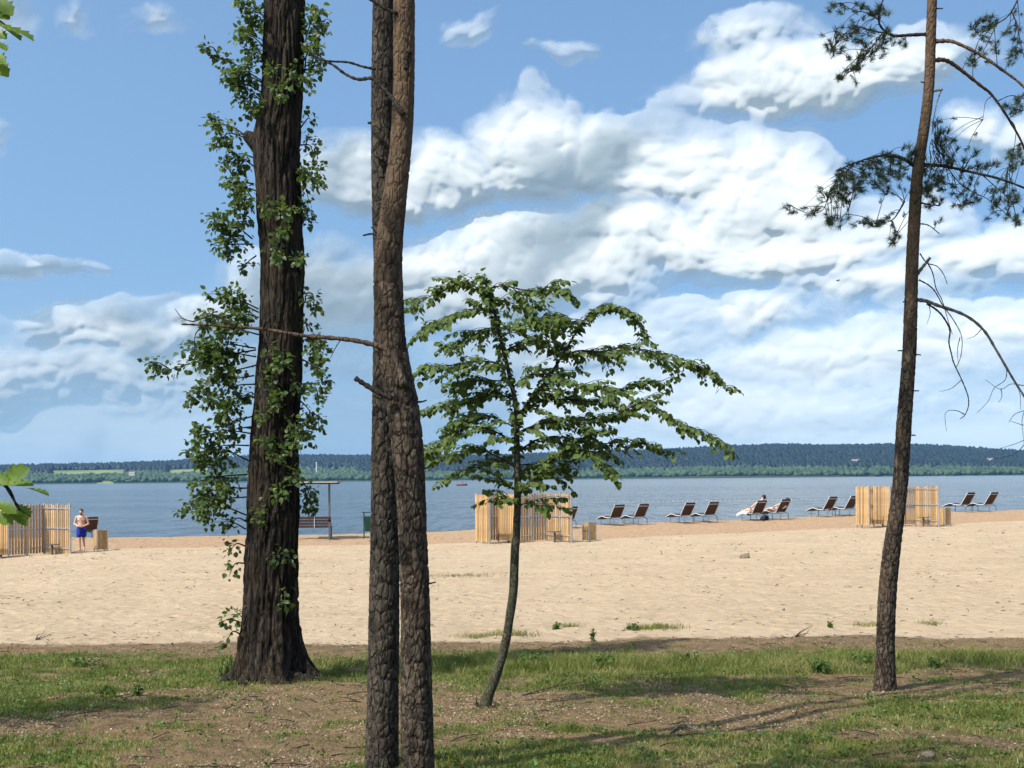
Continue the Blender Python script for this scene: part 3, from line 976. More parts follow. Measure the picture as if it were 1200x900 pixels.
# ---- the two pines standing together in front ----
def build_twin_pines():
    D1, D2 = 8.98, 8.64
    # the greyer one, half behind
    b1 = P(447, 925, D1); g1 = float(ground_z(b1.x, D1))
    ra = empty('pine_tree', (b1.x, D1, g1), 0, 'straight grey barked pine, left and rear one of the twin trunks', 'tree', 'pines')
    prof = [(-900, 446, 461), (-400, 442, 461), (0, 437, 462), (100, 435, 462), (200, 435, 461), (265, 437, 463), (330, 439, 465), (400, 438, 467), (500, 436, 467), (600, 435, 468), (700, 433, 468), (800, 431, 467), (900, 428, 467), (960, 426, 468)]
    me, c1, r1 = trunk_mesh(prof, D1, 84, 0.013, pine_plates(.011, 9, .095, 101), None, g1 - .1)
    attach(link('trunk', me, m_pine_grey, None, True), ra)
    crown_of_needles(ra, P(453, -880, D1), 3.6, 2.0, 70)
    b2 = P(489, 925, D2); g2 = float(ground_z(b2.x, D2))
    rb = empty('pine_tree', (b2.x, D2, g2), 0, 'bent brown pine, right one of the twin trunks, with a long bare branch', 'tree', 'pines')
    prof = [(-900, 468, 482), (-400, 464, 484), (0, 461, 486), (100, 461, 486), (150, 459, 484), (200, 454, 480), (260, 443, 474), (300, 438, 471), (350, 438, 473), (400, 441, 475), (430, 446, 482), (470, 452, 491), (520, 459, 496), (590, 466, 499), (700, 470, 504), (800, 470, 506), (900, 470, 509), (960, 470, 511)]
    me, c2, r2 = trunk_mesh(prof, D2, 84, 0.013, pine_plates(.012, 8, .105, 111), None, g2 - .1)
    attach(link('trunk', me, m_pine_bark, None, True), rb)
    crown_of_needles(rb, P(475, -880, D2), 3.8, 2.2, 80)

    def br(root, px, D, r0, r1, m=m_pine_bark, n=8, dd=0.0, name='branch', d0=0.0):
        k = len(px)
        return branch_obj(root, [P(x, y, D + dd * i / (k - 1) + d0 * (1 if i < 4 else max(0, 1 - 0.4 * (i - 3)))) for i, (x, y) in enumerate(px)], r0, r1, m, n, name)
    f_ = D2 - .02
    _, c = br(rb, [(474, 452), (466, 425), (455, 411), (430, 402), (400, 397), (360, 394), (310, 386), (275, 383), (240, 381), (213, 380)], f_, .026, .006, dd=.25, d0=-.13)
    br(rb, [(277, 383), (262, 374), (250, 369), (238, 373), (226, 377)], f_ + .19, .011, .005, m_twig)
    br(rb, [(226, 377), (214, 373), (205, 362)], f_ + .22, .005, .002, m_twig)
    br(rb, [(240, 380), (230, 390), (228, 400), (228, 412)], f_ + .22, .005, .002, m_twig)
    br(rb, [(308, 385), (318, 371), (340, 362)], f_ + .15, .006, .002, m_twig)
    br(rb, [(308, 385), (310, 372), (308, 350)], f_ + .14, .005, .002, m_twig)
    br(rb, [(400, 397), (393, 408), (387, 420)], f_ + .1, .004, .002, m_twig)
    br(rb, [(337, 391), (336, 380), (337, 374)], f_ + .1, .005, .003, m_twig)
    br(rb, [(460, 467), (446, 461), (430, 452), (416, 443)], f_ - .04, .020, .016, m_twig, name='branch_stub', d0=-.09)
    br(rb, [(473, 134), (462, 118), (448, 103), (436, 92), (420, 93), (405, 87), (390, 76), (370, 66), (352, 50)], f_ - .03, .018, .006, m_twig, dd=.2, d0=-.09)
    br(rb, [(440, 81), (425, 78), (408, 73), (390, 72), (372, 70)], f_ + .05, .010, .006, m_twig)
    br(rb, [(465, 16), (452, 10), (440, 3), (425, -6)], f_ - .05, .014, .009, m_twig)
    br(rb, [(442, 276), (436, 274), (425, 276)], f_, .010, .006, m_twig, name='branch_stub')
    br(rb, [(441, 273), (437, 268), (435, 266)], f_, .006, .004, m_twig, name='branch_stub')
    br(rb, [(492, 684), (502, 684), (511, 682)], f_, .010, .004, m_twig, name='branch_stub')
    br(rb, [(478, 62), (476, 70), (476, 82)], f_ - .12, .030, .016, m_twig, name='branch_stub')
    br(rb, [(482, 470), (493, 471), (500, 469)], f_, .009, .005, m_twig, name='branch_stub')
    br(rb, [(486, 548), (498, 549), (504, 546)], f_, .008, .005, m_twig, name='branch_stub')
    br(ra, [(449, 187), (444, 185), (440, 183)], D1 - .1, .014, .010, m_twig, name='branch_stub')
    br(ra, [(435, 144), (431, 144)], D1, .012, .008, m_twig, name='branch_stub')
    tufts = [(P(210, 372, f_ + .22), (-1, 0, .3), .55), (P(214, 376, f_ + .22), (-1, 0, -.3), .5), (P(212, 404, f_ + .2), (-.6, 0, -1), .55), (P(228, 412, f_ + .22), (-.3, 0, -1), .7), (P(224, 402, f_ + .22), (-.8, 0, .2), .6), (P(233, 437, f_ + .3), (0, 0, -1), .8)]
    V, Fc = needles(tufts, 34, .10, .0011)
    attach(link('needles', mesh_np('needles', V, Fc), m_needle), rb)


build_twin_pines()


# ---- slender pine on the right ----
def build_right_pine():
    D = 13.2
    b = P(1036, 808, D); g = float(ground_z(b.x, D))
    root = empty('pine_tree', (b.x, D, g), 0, 'slender leaning pine at the right with drooping needled and dead branches', 'tree', 'pines')
    prof = [(-700, 1115, 1121), (-300, 1101, 1109), (0, 1086, 1097), (100, 1083, 1095), (150, 1077, 1089), (200, 1068, 1081), (233, 1066, 1080), (300, 1062, 1076), (350, 1060, 1075), (420, 1057, 1073), (500, 1050, 1067), (560, 1047, 1064), (600, 1042, 1060), (640, 1035, 1055), (700, 1028, 1049), (750, 1027, 1048), (790, 1026, 1048), (808, 1023, 1051), (830, 1020, 1054)]
    me, c, r = trunk_mesh(prof, D, 64, .016, pine_plates(.013, 9, .075, 121), None, g - .12)
    attach(link('trunk', me, m_pine_bark, None, True), root)
    crown_of_needles(root, P(1116, -680, D), 4.0, 2.0, 70)
    rng = random.Random(5)
    live = []

    def br(px, r0, r1, m, dd=0.0, name='branch', keep=True):
        k = len(px)
        o, cc = branch_obj(root, [P(x, y, D + dd * (i / (k - 1)) ** 1.2) for i, (x, y) in enumerate(px)], r0, r1, m, 6, name)
        if keep: live.extend(cc)
        return cc
    br([(1089, 40), (1067, 41), (1050, 42), (1040, 39), (1031, 29), (1030, 16), (1034, 2), (1040, -10)], .020, .006, m_twig, -.3)
    br([(1040, 39), (1020, 36), (1003, 32), (985, 45), (974, 60)], .009, .003, m_twig, -.35)
    br([(1033, 40), (1022, 55), (1010, 70), (998, 82), (985, 93)], .008, .003, m_twig, -.3)
    br([(1031, 24), (1015, 15), (1000, 12), (985, 4)], .007, .003, m_twig, -.3)
    br([(1091, 49), (1108, 48), (1120, 50), (1147, 63), (1173, 81), (1200, 102), (1230, 140)], .024, .010, m_pine_bark, -.4)
    br([(1090, 72), (1104, 70), (1115, 74), (1130, 85), (1150, 101), (1163, 112), (1183, 141), (1200, 173), (1212, 215)], .026, .010, m_pine_bark, .4)
    br([(1072, 195), (1062, 188), (1052, 184), (1037, 182), (1024, 184), (1013, 187), (997, 193), (980, 200)], .022, .006, m_twig, -.5)
    br([(1000, 192), (985, 208), (972, 225), (965, 245), (948, 250), (924, 240)], .008, .003, m_twig, -.5)
    br([(1020, 186), (1010, 205), (1000, 225), (993, 248), (975, 262)], .007, .003, m_twig, -.45)
    br([(1060, 236), (1052, 250), (1045, 258), (1030, 262), (1006, 262)], .010, .003, m_twig, -.3)
    br([(1045, 258), (1048, 268), (1050, 282)], .005, .003, m_twig, -.3)
    br([(1080, 193), (1100, 194), (1113, 196), (1140, 202), (1173, 210), (1205, 222)], .020, .010, m_twig, -.2)
    br([(1080, 238), (1090, 240), (1102, 241)], .010, .006, m_twig, 0)
    br([(1075, 262), (1088, 264), (1101, 274)], .008, .004, m_twig, 0)
    br([(1110, 196), (1125, 215), (1140, 225), (1160, 235), (1190, 260)], .006, .003, m_twig, -.2)
    br([(1150, 204), (1170, 222), (1186, 238), (1192, 262)], .006, .003, m_twig, -.2)
    br([(1205, -30), (1190, 5), (1180, 20), (1165, 30), (1150, 42), (1138, 30)], .010, .003, m_twig, -.2)
    br([(1185, 12), (1192, 30), (1196, 50), (1200, 68)], .008, .003, m_twig, -.2)
    br([(1168, 28), (1160, 45), (1152, 60), (1140, 75)], .006, .002, m_twig, -.2)
    br([(1180, 137), (1190, 150), (1188, 175), (1180, 200)], .006, .002, m_twig, .2)
    br([(1163, 112), (1155, 120), (1152, 140)], .005, .002, m_twig, .2)
    br([(1170, 118), (1185, 112), (1200, 116)], .006, .003, m_twig, .2)
    # snapped branch with its hanging tangle
    br([(1088, 108), (1098, 106), (1104, 105)], .014, .011, m_dead, -.12, 'dead_branch', False)
    br([(1103, 106), (1098, 120), (1094, 140), (1092, 158)], .008, .004, m_dead, -.2, 'dead_branch', False)
    tang = MB()
    for i in range(26):
        x0, y0 = 1093 + rng.uniform(-3, 12), 135 + rng.uniform(0, 45)
        pts = [P(x0, y0, D - .15)]
        x, y = x0, y0
        dx = rng.uniform(-1, 9)
        for k in range(5):
            x += dx + rng.uniform(-3, 3); y += rng.uniform(3, 15); pts.append(P(x, y, D - .15 + rng.uniform(-.1, .1)))
        tang.tube(cat_rom(pts, 3), [.004 - .0028 * i / 15 for i in range(16)], 4)
        live.append(pts[-1])
    attach(tang.build('dead_twigs', m_twig), root)['kind'] = 'stuff'
    # dead limbs lower down
    br([(1074, 322), (1082, 312), (1090, 302)], .020, .014, m_dead, -.1, 'dead_branch', False)
    br([(1072, 351), (1086, 353), (1099, 358), (1130, 369), (1152, 386), (1168, 411), (1186, 442), (1200, 464), (1222, 498)], .021, .009, m_dead, -.2, 'dead_branch', False)
    br([(1086, 356), (1096, 362), (1105, 371), (1113, 386), (1112, 401), (1115, 415), (1118, 426), (1127, 445), (1134, 463), (1135, 475), (1131, 486), (1125, 491)], .011, .004, m_twig, -.2, 'dead_branch', False)
    br([(1077, 328), (1088, 334), (1096, 342), (1105, 358), (1118, 376), (1127, 395), (1126, 417), (1120, 432)], .008, .003, m_twig, .15, 'dead_branch', False)
    br([(1086, 306), (1093, 320), (1097, 338), (1104, 352), (1110, 372), (1116, 392)], .007, .003, m_twig, -.1, 'dead_branch', False)
    br([(1078, 297), (1086, 308), (1098, 312), (1106, 322), (1110, 333)], .007, .003, m_twig, -.1, 'dead_branch', False)
    for q in ([(1127, 445), (1115, 455), (1101, 459)], [(1131, 486), (1120, 481), (1108, 484), (1109, 505)], [(1125, 395), (1122, 410), (1123, 428)], [(1089, 358), (1090, 368), (1086, 380)], [(1150, 386), (1142, 394), (1133, 397)],
              [(1180, 430), (1178, 445), (1165, 455), (1158, 470), (1145, 484)], [(1200, 452), (1185, 450), (1172, 456), (1155, 445)], [(1205, 480), (1190, 485), (1182, 495)], [(1205, 500), (1195, 497), (1183, 493)], [(1208, 512), (1190, 520), (1158, 530)],
              [(1204, 516), (1195, 527), (1184, 534), (1165, 538)], [(1173, 455), (1174, 465), (1170, 472)], [(1208, 470), (1198, 490), (1200, 520)], [(1186, 442), (1195, 460), (1196, 480)]):
        br(q, .005, .0018, m_twig, -.1, 'dead_twig', False)
    for a in (((1060, 411), (1052, 411)), ((1070, 415), (1079, 416)), ((1064, 458), (1077, 458)), ((1063, 510), (1073, 510)), ((1056, 512), (1050, 513)), ((1093, 10), (1105, 10)), ((1085, 97), (1079, 96)), ((1063, 353), (1058, 354))):
        br([(a[0][0], a[0][1]), ((a[0][0] + a[1][0]) / 2, (a[0][1] + a[1][1]) / 2), a[1]], .009, .006, m_twig, -.06, 'branch_stub', False)
    # needle tufts with their own twigs
    reg = [(1015, 10, 34, 12, 20), (1008, 45, 32, 14, 26), (1045, 48, 20, 10, 14), (1000, 78, 14, 14, 12), (978, 58, 8, 8, 5), (985, 90, 5, 4, 4), (1020, 62, 22, 10, 8),
           (1010, 212, 42, 20, 52), (985, 222, 24, 16, 26), (1045, 200, 22, 22, 24), (1090, 220, 14, 28, 26), (1110, 215, 22, 16, 22), (945, 248, 20, 6, 8), (975, 256, 16, 8, 10), (1022, 262, 22, 6, 12), (1046, 278, 6, 10, 7),
           (1105, 160, 12, 20, 14), (1125, 180, 22, 14, 12), (1140, 232, 22, 12, 12), (1175, 235, 22, 20, 24), (1190, 260, 8, 6, 5), (1190, 190, 14, 14, 12), (1160, 190, 26, 10, 10), (1185, 125, 16, 12, 9), (1070, 180, 12, 10, 10),
           (1160, 30, 22, 20, 10), (1190, 40, 12, 30, 8), (1140, 70, 8, 10, 7), (1140, 35, 8, 8, 6), (1155, 60, 10, 10, 6), (1190, 62, 12, 8, 6)]
    lv = np.array([tuple(q) for q in live])
    tufts = []; tw = MB()
    for (cx, cy, sx, sy, n) in reg:
        for i in range(n):
            p = P(cx + rng.gauss(0, .55) * sx, cy + rng.gauss(0, .55) * sy, D + rng.uniform(-.75, .45))
            j = int(np.argmin(np.linalg.norm(lv - np.array(p), axis=1) + np.random.default_rng(i).uniform(0, .12, len(lv)))); a = Vector(lv[j])
            d = (p - a)
            if d.length > .02:
                mid = a.lerp(p, .5) + Vector((0, 0, .03))
                tw.tube(cat_rom([a, mid, p], 3), [.0045, .004, .0035, .003, .0025, .0022, .002], 4)
            dr = (d.normalized() if d.length > .01 else Vector((0, 0, 1))) + Vector((0, 0, .35))
            tufts.append((p, dr, rng.uniform(.8, 1.25)))
            if rng.random() < .5: tufts.append((a.lerp(p, .6) + Vector((rng.gauss(0, .02), rng.gauss(0, .02), .02)), dr, .7))
    attach(tw.build('twigs', m_twig), root)['kind'] = 'stuff'
    V, Fc = needles(tufts, 52, .072, .0024, 1.25)
    attach(link('needles', mesh_np('needles', V, Fc), m_needle), root)


build_right_pine()


# ---- young linden ----
def build_linden():
    D = 12.1
    b = P(567, 829, D); g = float(ground_z(b.x, D))
    root = empty('linden_tree', (b.x, D, g), 0, 'young crooked linden with airy layered leafy crown', 'tree')
    prof = [(330, 569, 571), (337, 569, 572), (367, 578, 582), (393, 583, 588), (433, 593, 598), (473, 602, 608), (500, 602, 609), (560, 602.5, 611), (600, 602, 610), (620, 601, 610), (650, 598, 608), (690, 597, 607), (727, 592, 602), (750, 588, 598.5), (775, 581, 592.5), (800, 571, 584), (818, 564, 577), (830, 560, 576), (845, 556, 577)]
    me, c, r = trunk_mesh(prof, D, 32, .02, lambda th, z, r: .0035 * (fbm(th / 6.2832 * 8, z * 9, 3, 131, wrap=8) - .5) * 2 + r * .12 * (fbm(th / 6.2832 * 2, z * 3, 2, 132, wrap=2) - .5), None, g - .08)
    attach(link('trunk', me, m_linden_bark, None, True), root)
    rng = random.Random(11)
    paths = []

    def br(px, r0, r1, dd, dens=1.0):
        k = len(px)
        o, cc = branch_obj(root, [P(x, y, D + dd * (i / (k - 1)) ** 1.1) for i, (x, y) in enumerate(px)], r0, r1, m_twig, 7)
        paths.append((cc, dens))
    br([(606, 577), (615, 570), (630, 558), (647, 540), (668, 524), (690, 510), (715, 505)], .022, .006, -.35)
    br([(605, 500), (613, 482), (625, 465), (637, 450), (657, 420), (673, 393), (687, 373), (705, 362), (728, 361), (745, 374), (754, 396)], .020, .004, .3)
    br([(660, 416), (680, 411), (703, 412), (730, 407), (753, 411), (787, 426), (810, 427), (832, 437), (857, 457)], .011, .003, .55)
    br([(606, 508), (630, 498), (660, 492), (690, 492), (717, 489), (742, 476), (760, 472), (790, 492), (823, 507), (852, 528)], .016, .003, -.5)
    br([(650, 536), (668, 529), (685, 530), (702, 543), (718, 558)], .009, .003, -.45)
    br([(571, 338), (590, 335), (610, 339), (628, 341), (643, 337), (658, 340), (669, 346)], .008, .003, -.2)
    br([(575, 350), (560, 338), (545, 331), (525, 338), (505, 347), (478, 362)], .009, .003, .3)
    br([(580, 367), (565, 362), (548, 364), (525, 375), (505, 380), (490, 396)], .008, .003, -.4)
    br([(594, 430), (575, 424), (553, 424), (530, 428), (508, 430), (488, 440)], .010, .003, -.4)
    br([(604, 470), (585, 462), (563, 463), (540, 470), (520, 477), (496, 486)], .010, .003, .45)
    br([(603, 520), (585, 508), (560, 500), (535, 507), (510, 525), (500, 532)], .010, .003, -.5)
    br([(604, 548), (585, 536), (560, 527), (535, 530), (505, 541)], .010, .003, .4)
    br([(604, 574), (594, 569), (585, 560), (560, 548), (540, 553), (519, 566)], .012, .003, -.2, .6)
    br([(588, 395), (605, 385), (622, 378), (640, 380), (660, 372)], .008, .003, -.5)
    br([(590, 412), (612, 402), (635, 400), (652, 412)], .008, .003, .5)
    br([(600, 455), (620, 440), (648, 440), (672, 450), (700, 452), (720, 462)], .009, .003, -.6)
    br([(606, 530), (630, 515), (655, 512), (680, 518), (705, 520), (735, 518), (760, 522), (780, 530)], .011, .003, .4)
    br([(605, 485), (635, 470), (665, 468), (695, 470), (725, 458), (750, 448), (778, 446)], .010, .003, .1)
    br([(606, 545), (625, 545), (645, 552), (665, 548)], .008, .003, .5)
    br([(607, 592), (618, 590), (630, 592), (643, 596)], .006, .003, -.15, .45)
    br([(605, 590), (598, 585), (590, 585), (582, 580)], .005, .002, -.1, .35)
    br([(576, 355), (590, 352), (612, 362), (625, 375)], .006, .002, .4)
    br([(598, 445), (580, 446), (560, 442), (545, 450), (520, 455)], .007, .002, .1)
    br([(583, 385), (570, 385), (550, 392), (535, 405), (520, 404)], .007, .002, .2)
    br([(602, 500), (580, 490), (560, 484), (545, 492), (530, 500)], .007, .002, -.1)
    br([(685, 376), (670, 374), (655, 380), (640, 360)], .005, .002, .2)
    paths.append(([P(x, y, D) for x, y in ((598, 445), (590, 412), (584, 385), (578, 360), (572, 342), (566, 330))], 1.2))
    paths.append(([P(x, y, D) for x, y in ((605, 545), (606, 520), (605, 495), (600, 465), (595, 435))], .7))
    pts, dirs, ups, sz = [], [], [], []
    tw = MB()
    for cc, dens in paths:
        L = sum((cc[i + 1] - cc[i]).length for i in range(len(cc) - 1))
        n = max(6, int(L * 22 * dens))
        for i in range(n):
            t_ = .04 + .96 * (i + rng.random()) / n
            j = min(int(t_ * (len(cc) - 1)), len(cc) - 2)
            q = cc[j].lerp(cc[j + 1], t_ * (len(cc) - 1) - j)
            tan = (cc[j + 1] - cc[j]).normalized()
            side = tan.cross(Vector((0, 0, 1))).normalized() * (1 if i % 2 else -1)
            tl = rng.uniform(.12, .50) * (1.12 - .78 * t_)
            e = q + (tan * .55 + side * rng.uniform(.1, .8) + Vector((0, 0, rng.uniform(-.30, .28)))).normalized() * tl - Vector((0, 0, tl * tl * .45))
            mid = q.lerp(e, .55) + Vector((0, 0, .03))
            pp = cat_rom([q, mid, e], 4)
            tw.tube(pp, [.0035 - .002 * k / 8 for k in range(len(pp))], 4)
            m_ = int(4 + tl * 38)
            for k in range(m_):
                s_ = (k + .6) / m_
                a = min(int(s_ * (len(pp) - 1)), len(pp) - 2)
                w = pp[a].lerp(pp[a + 1], s_ * (len(pp) - 1) - a)
                sd = (e - q).normalized().cross(Vector((0, 0, 1))).normalized() * (1 if k % 2 else -1)
                d = (e - q).normalized() * .45 + sd * .55 + Vector((0, 0, -.55)) + Vector((rng.gauss(0, .25), rng.gauss(0, .25), rng.gauss(0, .22)))
                pts.append(tuple(w + d.normalized() * .018)); dirs.append(tuple(d))
                ups.append((rng.gauss(0, .4), rng.gauss(-.25, .4), 1.0)); sz.append(rng.choice((1, 1, .8, .6)) * rng.uniform(.050, .078))
    attach(tw.build('twigs', m_twig), root)['kind'] = 'stuff'
    foliage_object('foliage', pts, dirs, ups, sz, m_linden_leaf, root)
    # shreds of rotten stake at the foot
    for i in range(7):
        mb = MB(); p = Vector((b.x + rnd(-.12, .10), D + rnd(-.15, .1), g)); mb.tube([p, p + Vector((rnd(-.03, .03), 0, rnd(.03, .10)))], [.010, .004], 5)
        attach(mb.build('sucker_stub', m_twig), root)


build_linden()


# ---- oak just left of the view: a few leaves reach into it, its head shades the lawn ----
def lobed():
    # outline of an oak leaf, then a fan from the midrib
    out = [(0.0, .02), (.10, .10), (.16, .07), (.26, .20), (.33, .12), (.45, .29), (.53, .17), (.65, .33), (.72, .20), (.83, .24), (.90, .13), (1.0, .04)]
    v, f = [], []
    for x, w in out: v += [(x, -w, .05 * w * 6 - .10 * x * x), (x, 0, -.10 * x * x), (x, w, .05 * w * 6 - .10 * x * x)]
    for i in range(len(out) - 1):
        a = i * 3
        for k in (0, 1): f += [(a + k, a + 3 + k, a + 4 + k), (a + k, a + 4 + k, a + 1 + k)]
    return np.array(v), np.array(f)


OAK = lobed()


def build_oak():
    base = Vector((-3.4, 4.6, 0)); base.z = float(ground_z(base.x, base.y))
    root = empty('oak_tree', base, 0, 'oak at the left edge reaching into view with a few lobed leaves', 'tree')
    o, c = branch_obj(root, [base - Vector((0, 0, .1)), base + Vector((.05, 0, 2)), base + Vector((-.05, .1, 4)), base + Vector((.1, 0, 6.5)), base + Vector((0, 0, 9.5))], .22, .05, m_pine_grey, 16, 'trunk')
    # limbs whose tips hang into the picture
    D = 3.75
    tips = []
    lowl = [base + Vector((.05, 0, 1.6)), Vector((-2.6, 4.2, 3.4)), Vector((-1.95, 3.95, 3.35)), P(-40, 548, D), P(3, 566, D), P(22, 596, D + .02), P(36, 606, D + .02)]
    branch_obj(root, lowl, .018, .0015, m_twig, 8)
    uppl = [base + Vector((0, 0, 3.2)), Vector((-2.7, 4.2, 4.75)), Vector((-2.0, 3.95, 4.75)), P(-40, 10, D), P(-6, 22, D), P(8, 30, D)]
    branch_obj(root, uppl, .018, .0015, m_twig, 8)
    v, f = OAK
    me = mesh_np('leaf', v, f); me.materials.append(m_oak_leaf)
    # (foot px, tip px, size m, face)
    spec = [((-2, 568), (32, 548), .0, (.3, -1, .5)), ((4, 570), (38, 566), .0, (.1, -.4, 1)), ((30, 572), (57, 578), .0, (.2, -.15, 1)), ((-8, 588), (18, 600), .0, (.4, -.8, .6)), ((6, 592), (32, 614), .0, (.5, -.6, .8)),
            ((18, 590), (36, 604), .0, (.8, -.6, .2)), ((-12, 555), (10, 566), .0, (.2, -1, .3)), ((-14, 600), (14, 612), .0, (.1, -.8, .6)),
            ((-8, -6), (14, 16), .0, (.2, -1, .3)), ((-6, 26), (40, 43), .0, (.1, -.22, 1)), ((-4, 28), (25, 44), .0, (.2, -.3, 1)), ((-8, 34), (7, 44), .0, (.3, -1, .3)), ((-6, 48), (8, 58), .0, (.3, -.6, .8)), ((-12, 68), (9, 88), .0, (.2, -1, .4)), ((-18, 2), (10, 20), .0, (.4, -1, .2)), ((-14, 60), (6, 72), .0, (.3, -1, .4))]
    for k, (a, c_, s, up) in enumerate(spec):
        A = P(a[0], a[1], D + .02 * (k % 3)); C = P(c_[0], c_[1], D + .02 * (k % 3) - .02)
        d = C - A; L = d.length
        d.normalize(); s_ = Vector(up).cross(d).normalized(); u = d.cross(s_)
        o = bpy.data.objects.new('leaf', me); col.objects.link(o); o.parent = root
        M = Matrix((d, s_, u)).transposed().to_4x4(); M.translation = A - base
        o.matrix_local = M @ Matrix.Scale(L, 4)
    # the head: limbs and leaf clusters high up, outside the picture
    pts, dirs, ups, sz = [], [], [], []
    mb = MB()
    for i in range(26):
        a = rnd(0, 6.283); h = rnd(5.6, 11.0); rr = rnd(.5, 1.9) * (1.1 if h < 9 else .8)
        e = base + Vector((math.cos(a) * rr, math.sin(a) * rr, h))
        mb.tube(cat_rom([base + Vector((0, 0, h - 1.4)), base.lerp(e, .5) + Vector((0, 0, h * .5 - .4)), e], 4), [.05 - .045 * k / 8 for k in range(9)], 6)
        for k in range(46):
            pts.append(tuple(e + rvec(.34))); dirs.append(tuple(rvec())); ups.append(tuple(rvec(.5) + Vector((0, 0, 1)))); sz.append(rnd(.09, .14))
    attach(mb.build('limbs', m_twig), root)['kind'] = 'stuff'
    foliage_object('crown', pts, dirs, ups, sz, m_oak_leaf, root, OAK)


build_oak()


def build_small_tree():
    """its shadow lies across the lower left of the lawn"""
    base = Vector((-7.9, 8.9, 0)); base.z = float(ground_z(base.x, base.y))
    root = empty('bushy_tree', base, 0, 'low bushy tree left of the view whose shadow crosses the lawn', 'tree')
    branch_obj(root, [base - Vector((0, 0, .1)), base + Vector((.1, 0, 2)), base + Vector((0, .1, 4.2)), base + Vector((.1, 0, 7.6))], .16, .03, m_pine_grey, 14, 'trunk')
    pts, dirs, ups, sz = [], [], [], []
    mb = MB()
    for i in range(30):
        a = rnd(0, 6.283); h = rnd(4.6, 8.3); rr = rnd(.1, .75)
        e = base + Vector((math.cos(a) * rr, math.sin(a) * rr, h))
        mb.tube([base + Vector((0, 0, h - .5)), e], [.03, .006], 5)
        for k in range(48):
            pts.append(tuple(e + rvec(.26))); dirs.append(tuple(rvec())); ups.append(tuple(rvec(.5) + Vector((0, 0, 1)))); sz.append(rnd(.09, .14))
    attach(mb.build('limbs', m_twig), root)['kind'] = 'stuff'
    foliage_object('crown', pts, dirs, ups, sz, m_oak_leaf, root, OAK)


build_small_tree()

# ----------------------------------------------------------------------------------------------
# things on the beach
# ----------------------------------------------------------------------------------------------
def on_ground(px, D):
    """ground point at depth D under a column of the photograph"""
    x = (px - CX) / F * D
    return Vector((x, D, float(ground_z(x, D))))


m_board = plain('larch_board', (0.42, 0.265, 0.122), 0.65, 0, 0.36, 5.0, (6, 6, 0.7))
t = m_board.node_tree; b = t.nodes['Principled BSDF']
oi = t.nodes.new('ShaderNodeObjectInfo')
old = S(t, b.inputs['Base Color'].links[0].from_socket)
put(t, mix(t, 1.0, old, ramp(t, S(t, oi.outputs['Random']), [(0.0, (0.62, 0.56, 0.50)), (0.5, (0.95, 0.92, 0.88)), (1.0, (1.18, 1.12, 1.02))]), 'MULTIPLY'), b.inputs['Base Color'])
m_steel = plain('galvanised_steel', (0.42, 0.42, 0.42), 0.45, 0.6, 0.15)
m_steel_dk = plain('dark_steel', (0.10, 0.10, 0.11), 0.5, 0.4, 0.2)
m_teak = plain('brown_slats', (0.066, 0.029, 0.014), 0.55, 0, 0.3, 8.0, (1, 8, 8))
m_alu = plain('pale_frame', (0.62, 0.62, 0.62), 0.4, 0.2, 0.1)
m_bench = plain('bench_wood', (0.040, 0.018, 0.013), 0.6, 0, 0.3, 6.0, (8, 1, 8))
m_roof = plain('canopy_board', (0.30, 0.25, 0.20), 0.7, 0, 0.2)
m_green = plain('green_paint', (0.006, 0.032, 0.018), 0.45, 0, 0.2)
m_skin = plain('skin', (0.52, 0.31, 0.225), 0.6, 0, 0.08)
m_hair = plain('dark_hair', (0.012, 0.009, 0.008), 0.6, 0, 0.3)
m_shorts = plain('blue_cloth', (0.012, 0.022, 0.24), 0.8, 0, 0.2)
m_white = plain('white_cloth', (0.55, 0.54, 0.53), 0.85, 0, 0.06)
m_black = plain('black_fabric', (0.014, 0.014, 0.017), 0.85, 0, 0.3)
m_rock = plain('grey_rock', (0.15, 0.12, 0.09), 0.9, 0, 0.35, 5.0, (1, 1, 1), 0.6)
m_red = plain('red_paint', (0.45, 0.05, 0.035), 0.5, 0, 0.1)
m_render = plain('house_render', (0.70, 0.67, 0.62), 0.9, 0, 0.08)
m_tile = plain('house_roof', (0.20, 0.16, 0.15), 0.9, 0, 0.2)


def board_mesh(w, h, d):
    mb = MB(); mb.box((0, 0, h / 2), (w, d, h)); me = mb.mesh('slat')
    bm = bmesh.new(); bm.from_mesh(me); bmesh.ops.bevel(bm, geom=bm.edges[:], offset=0.004, segments=1, affect='EDGES'); bm.to_mesh(me); bm.free()
    me.materials.append(m_board)
    return me


SLATS = [board_mesh(0.088, h, 0.022) for h in (1.84, 1.86, 1.82)]


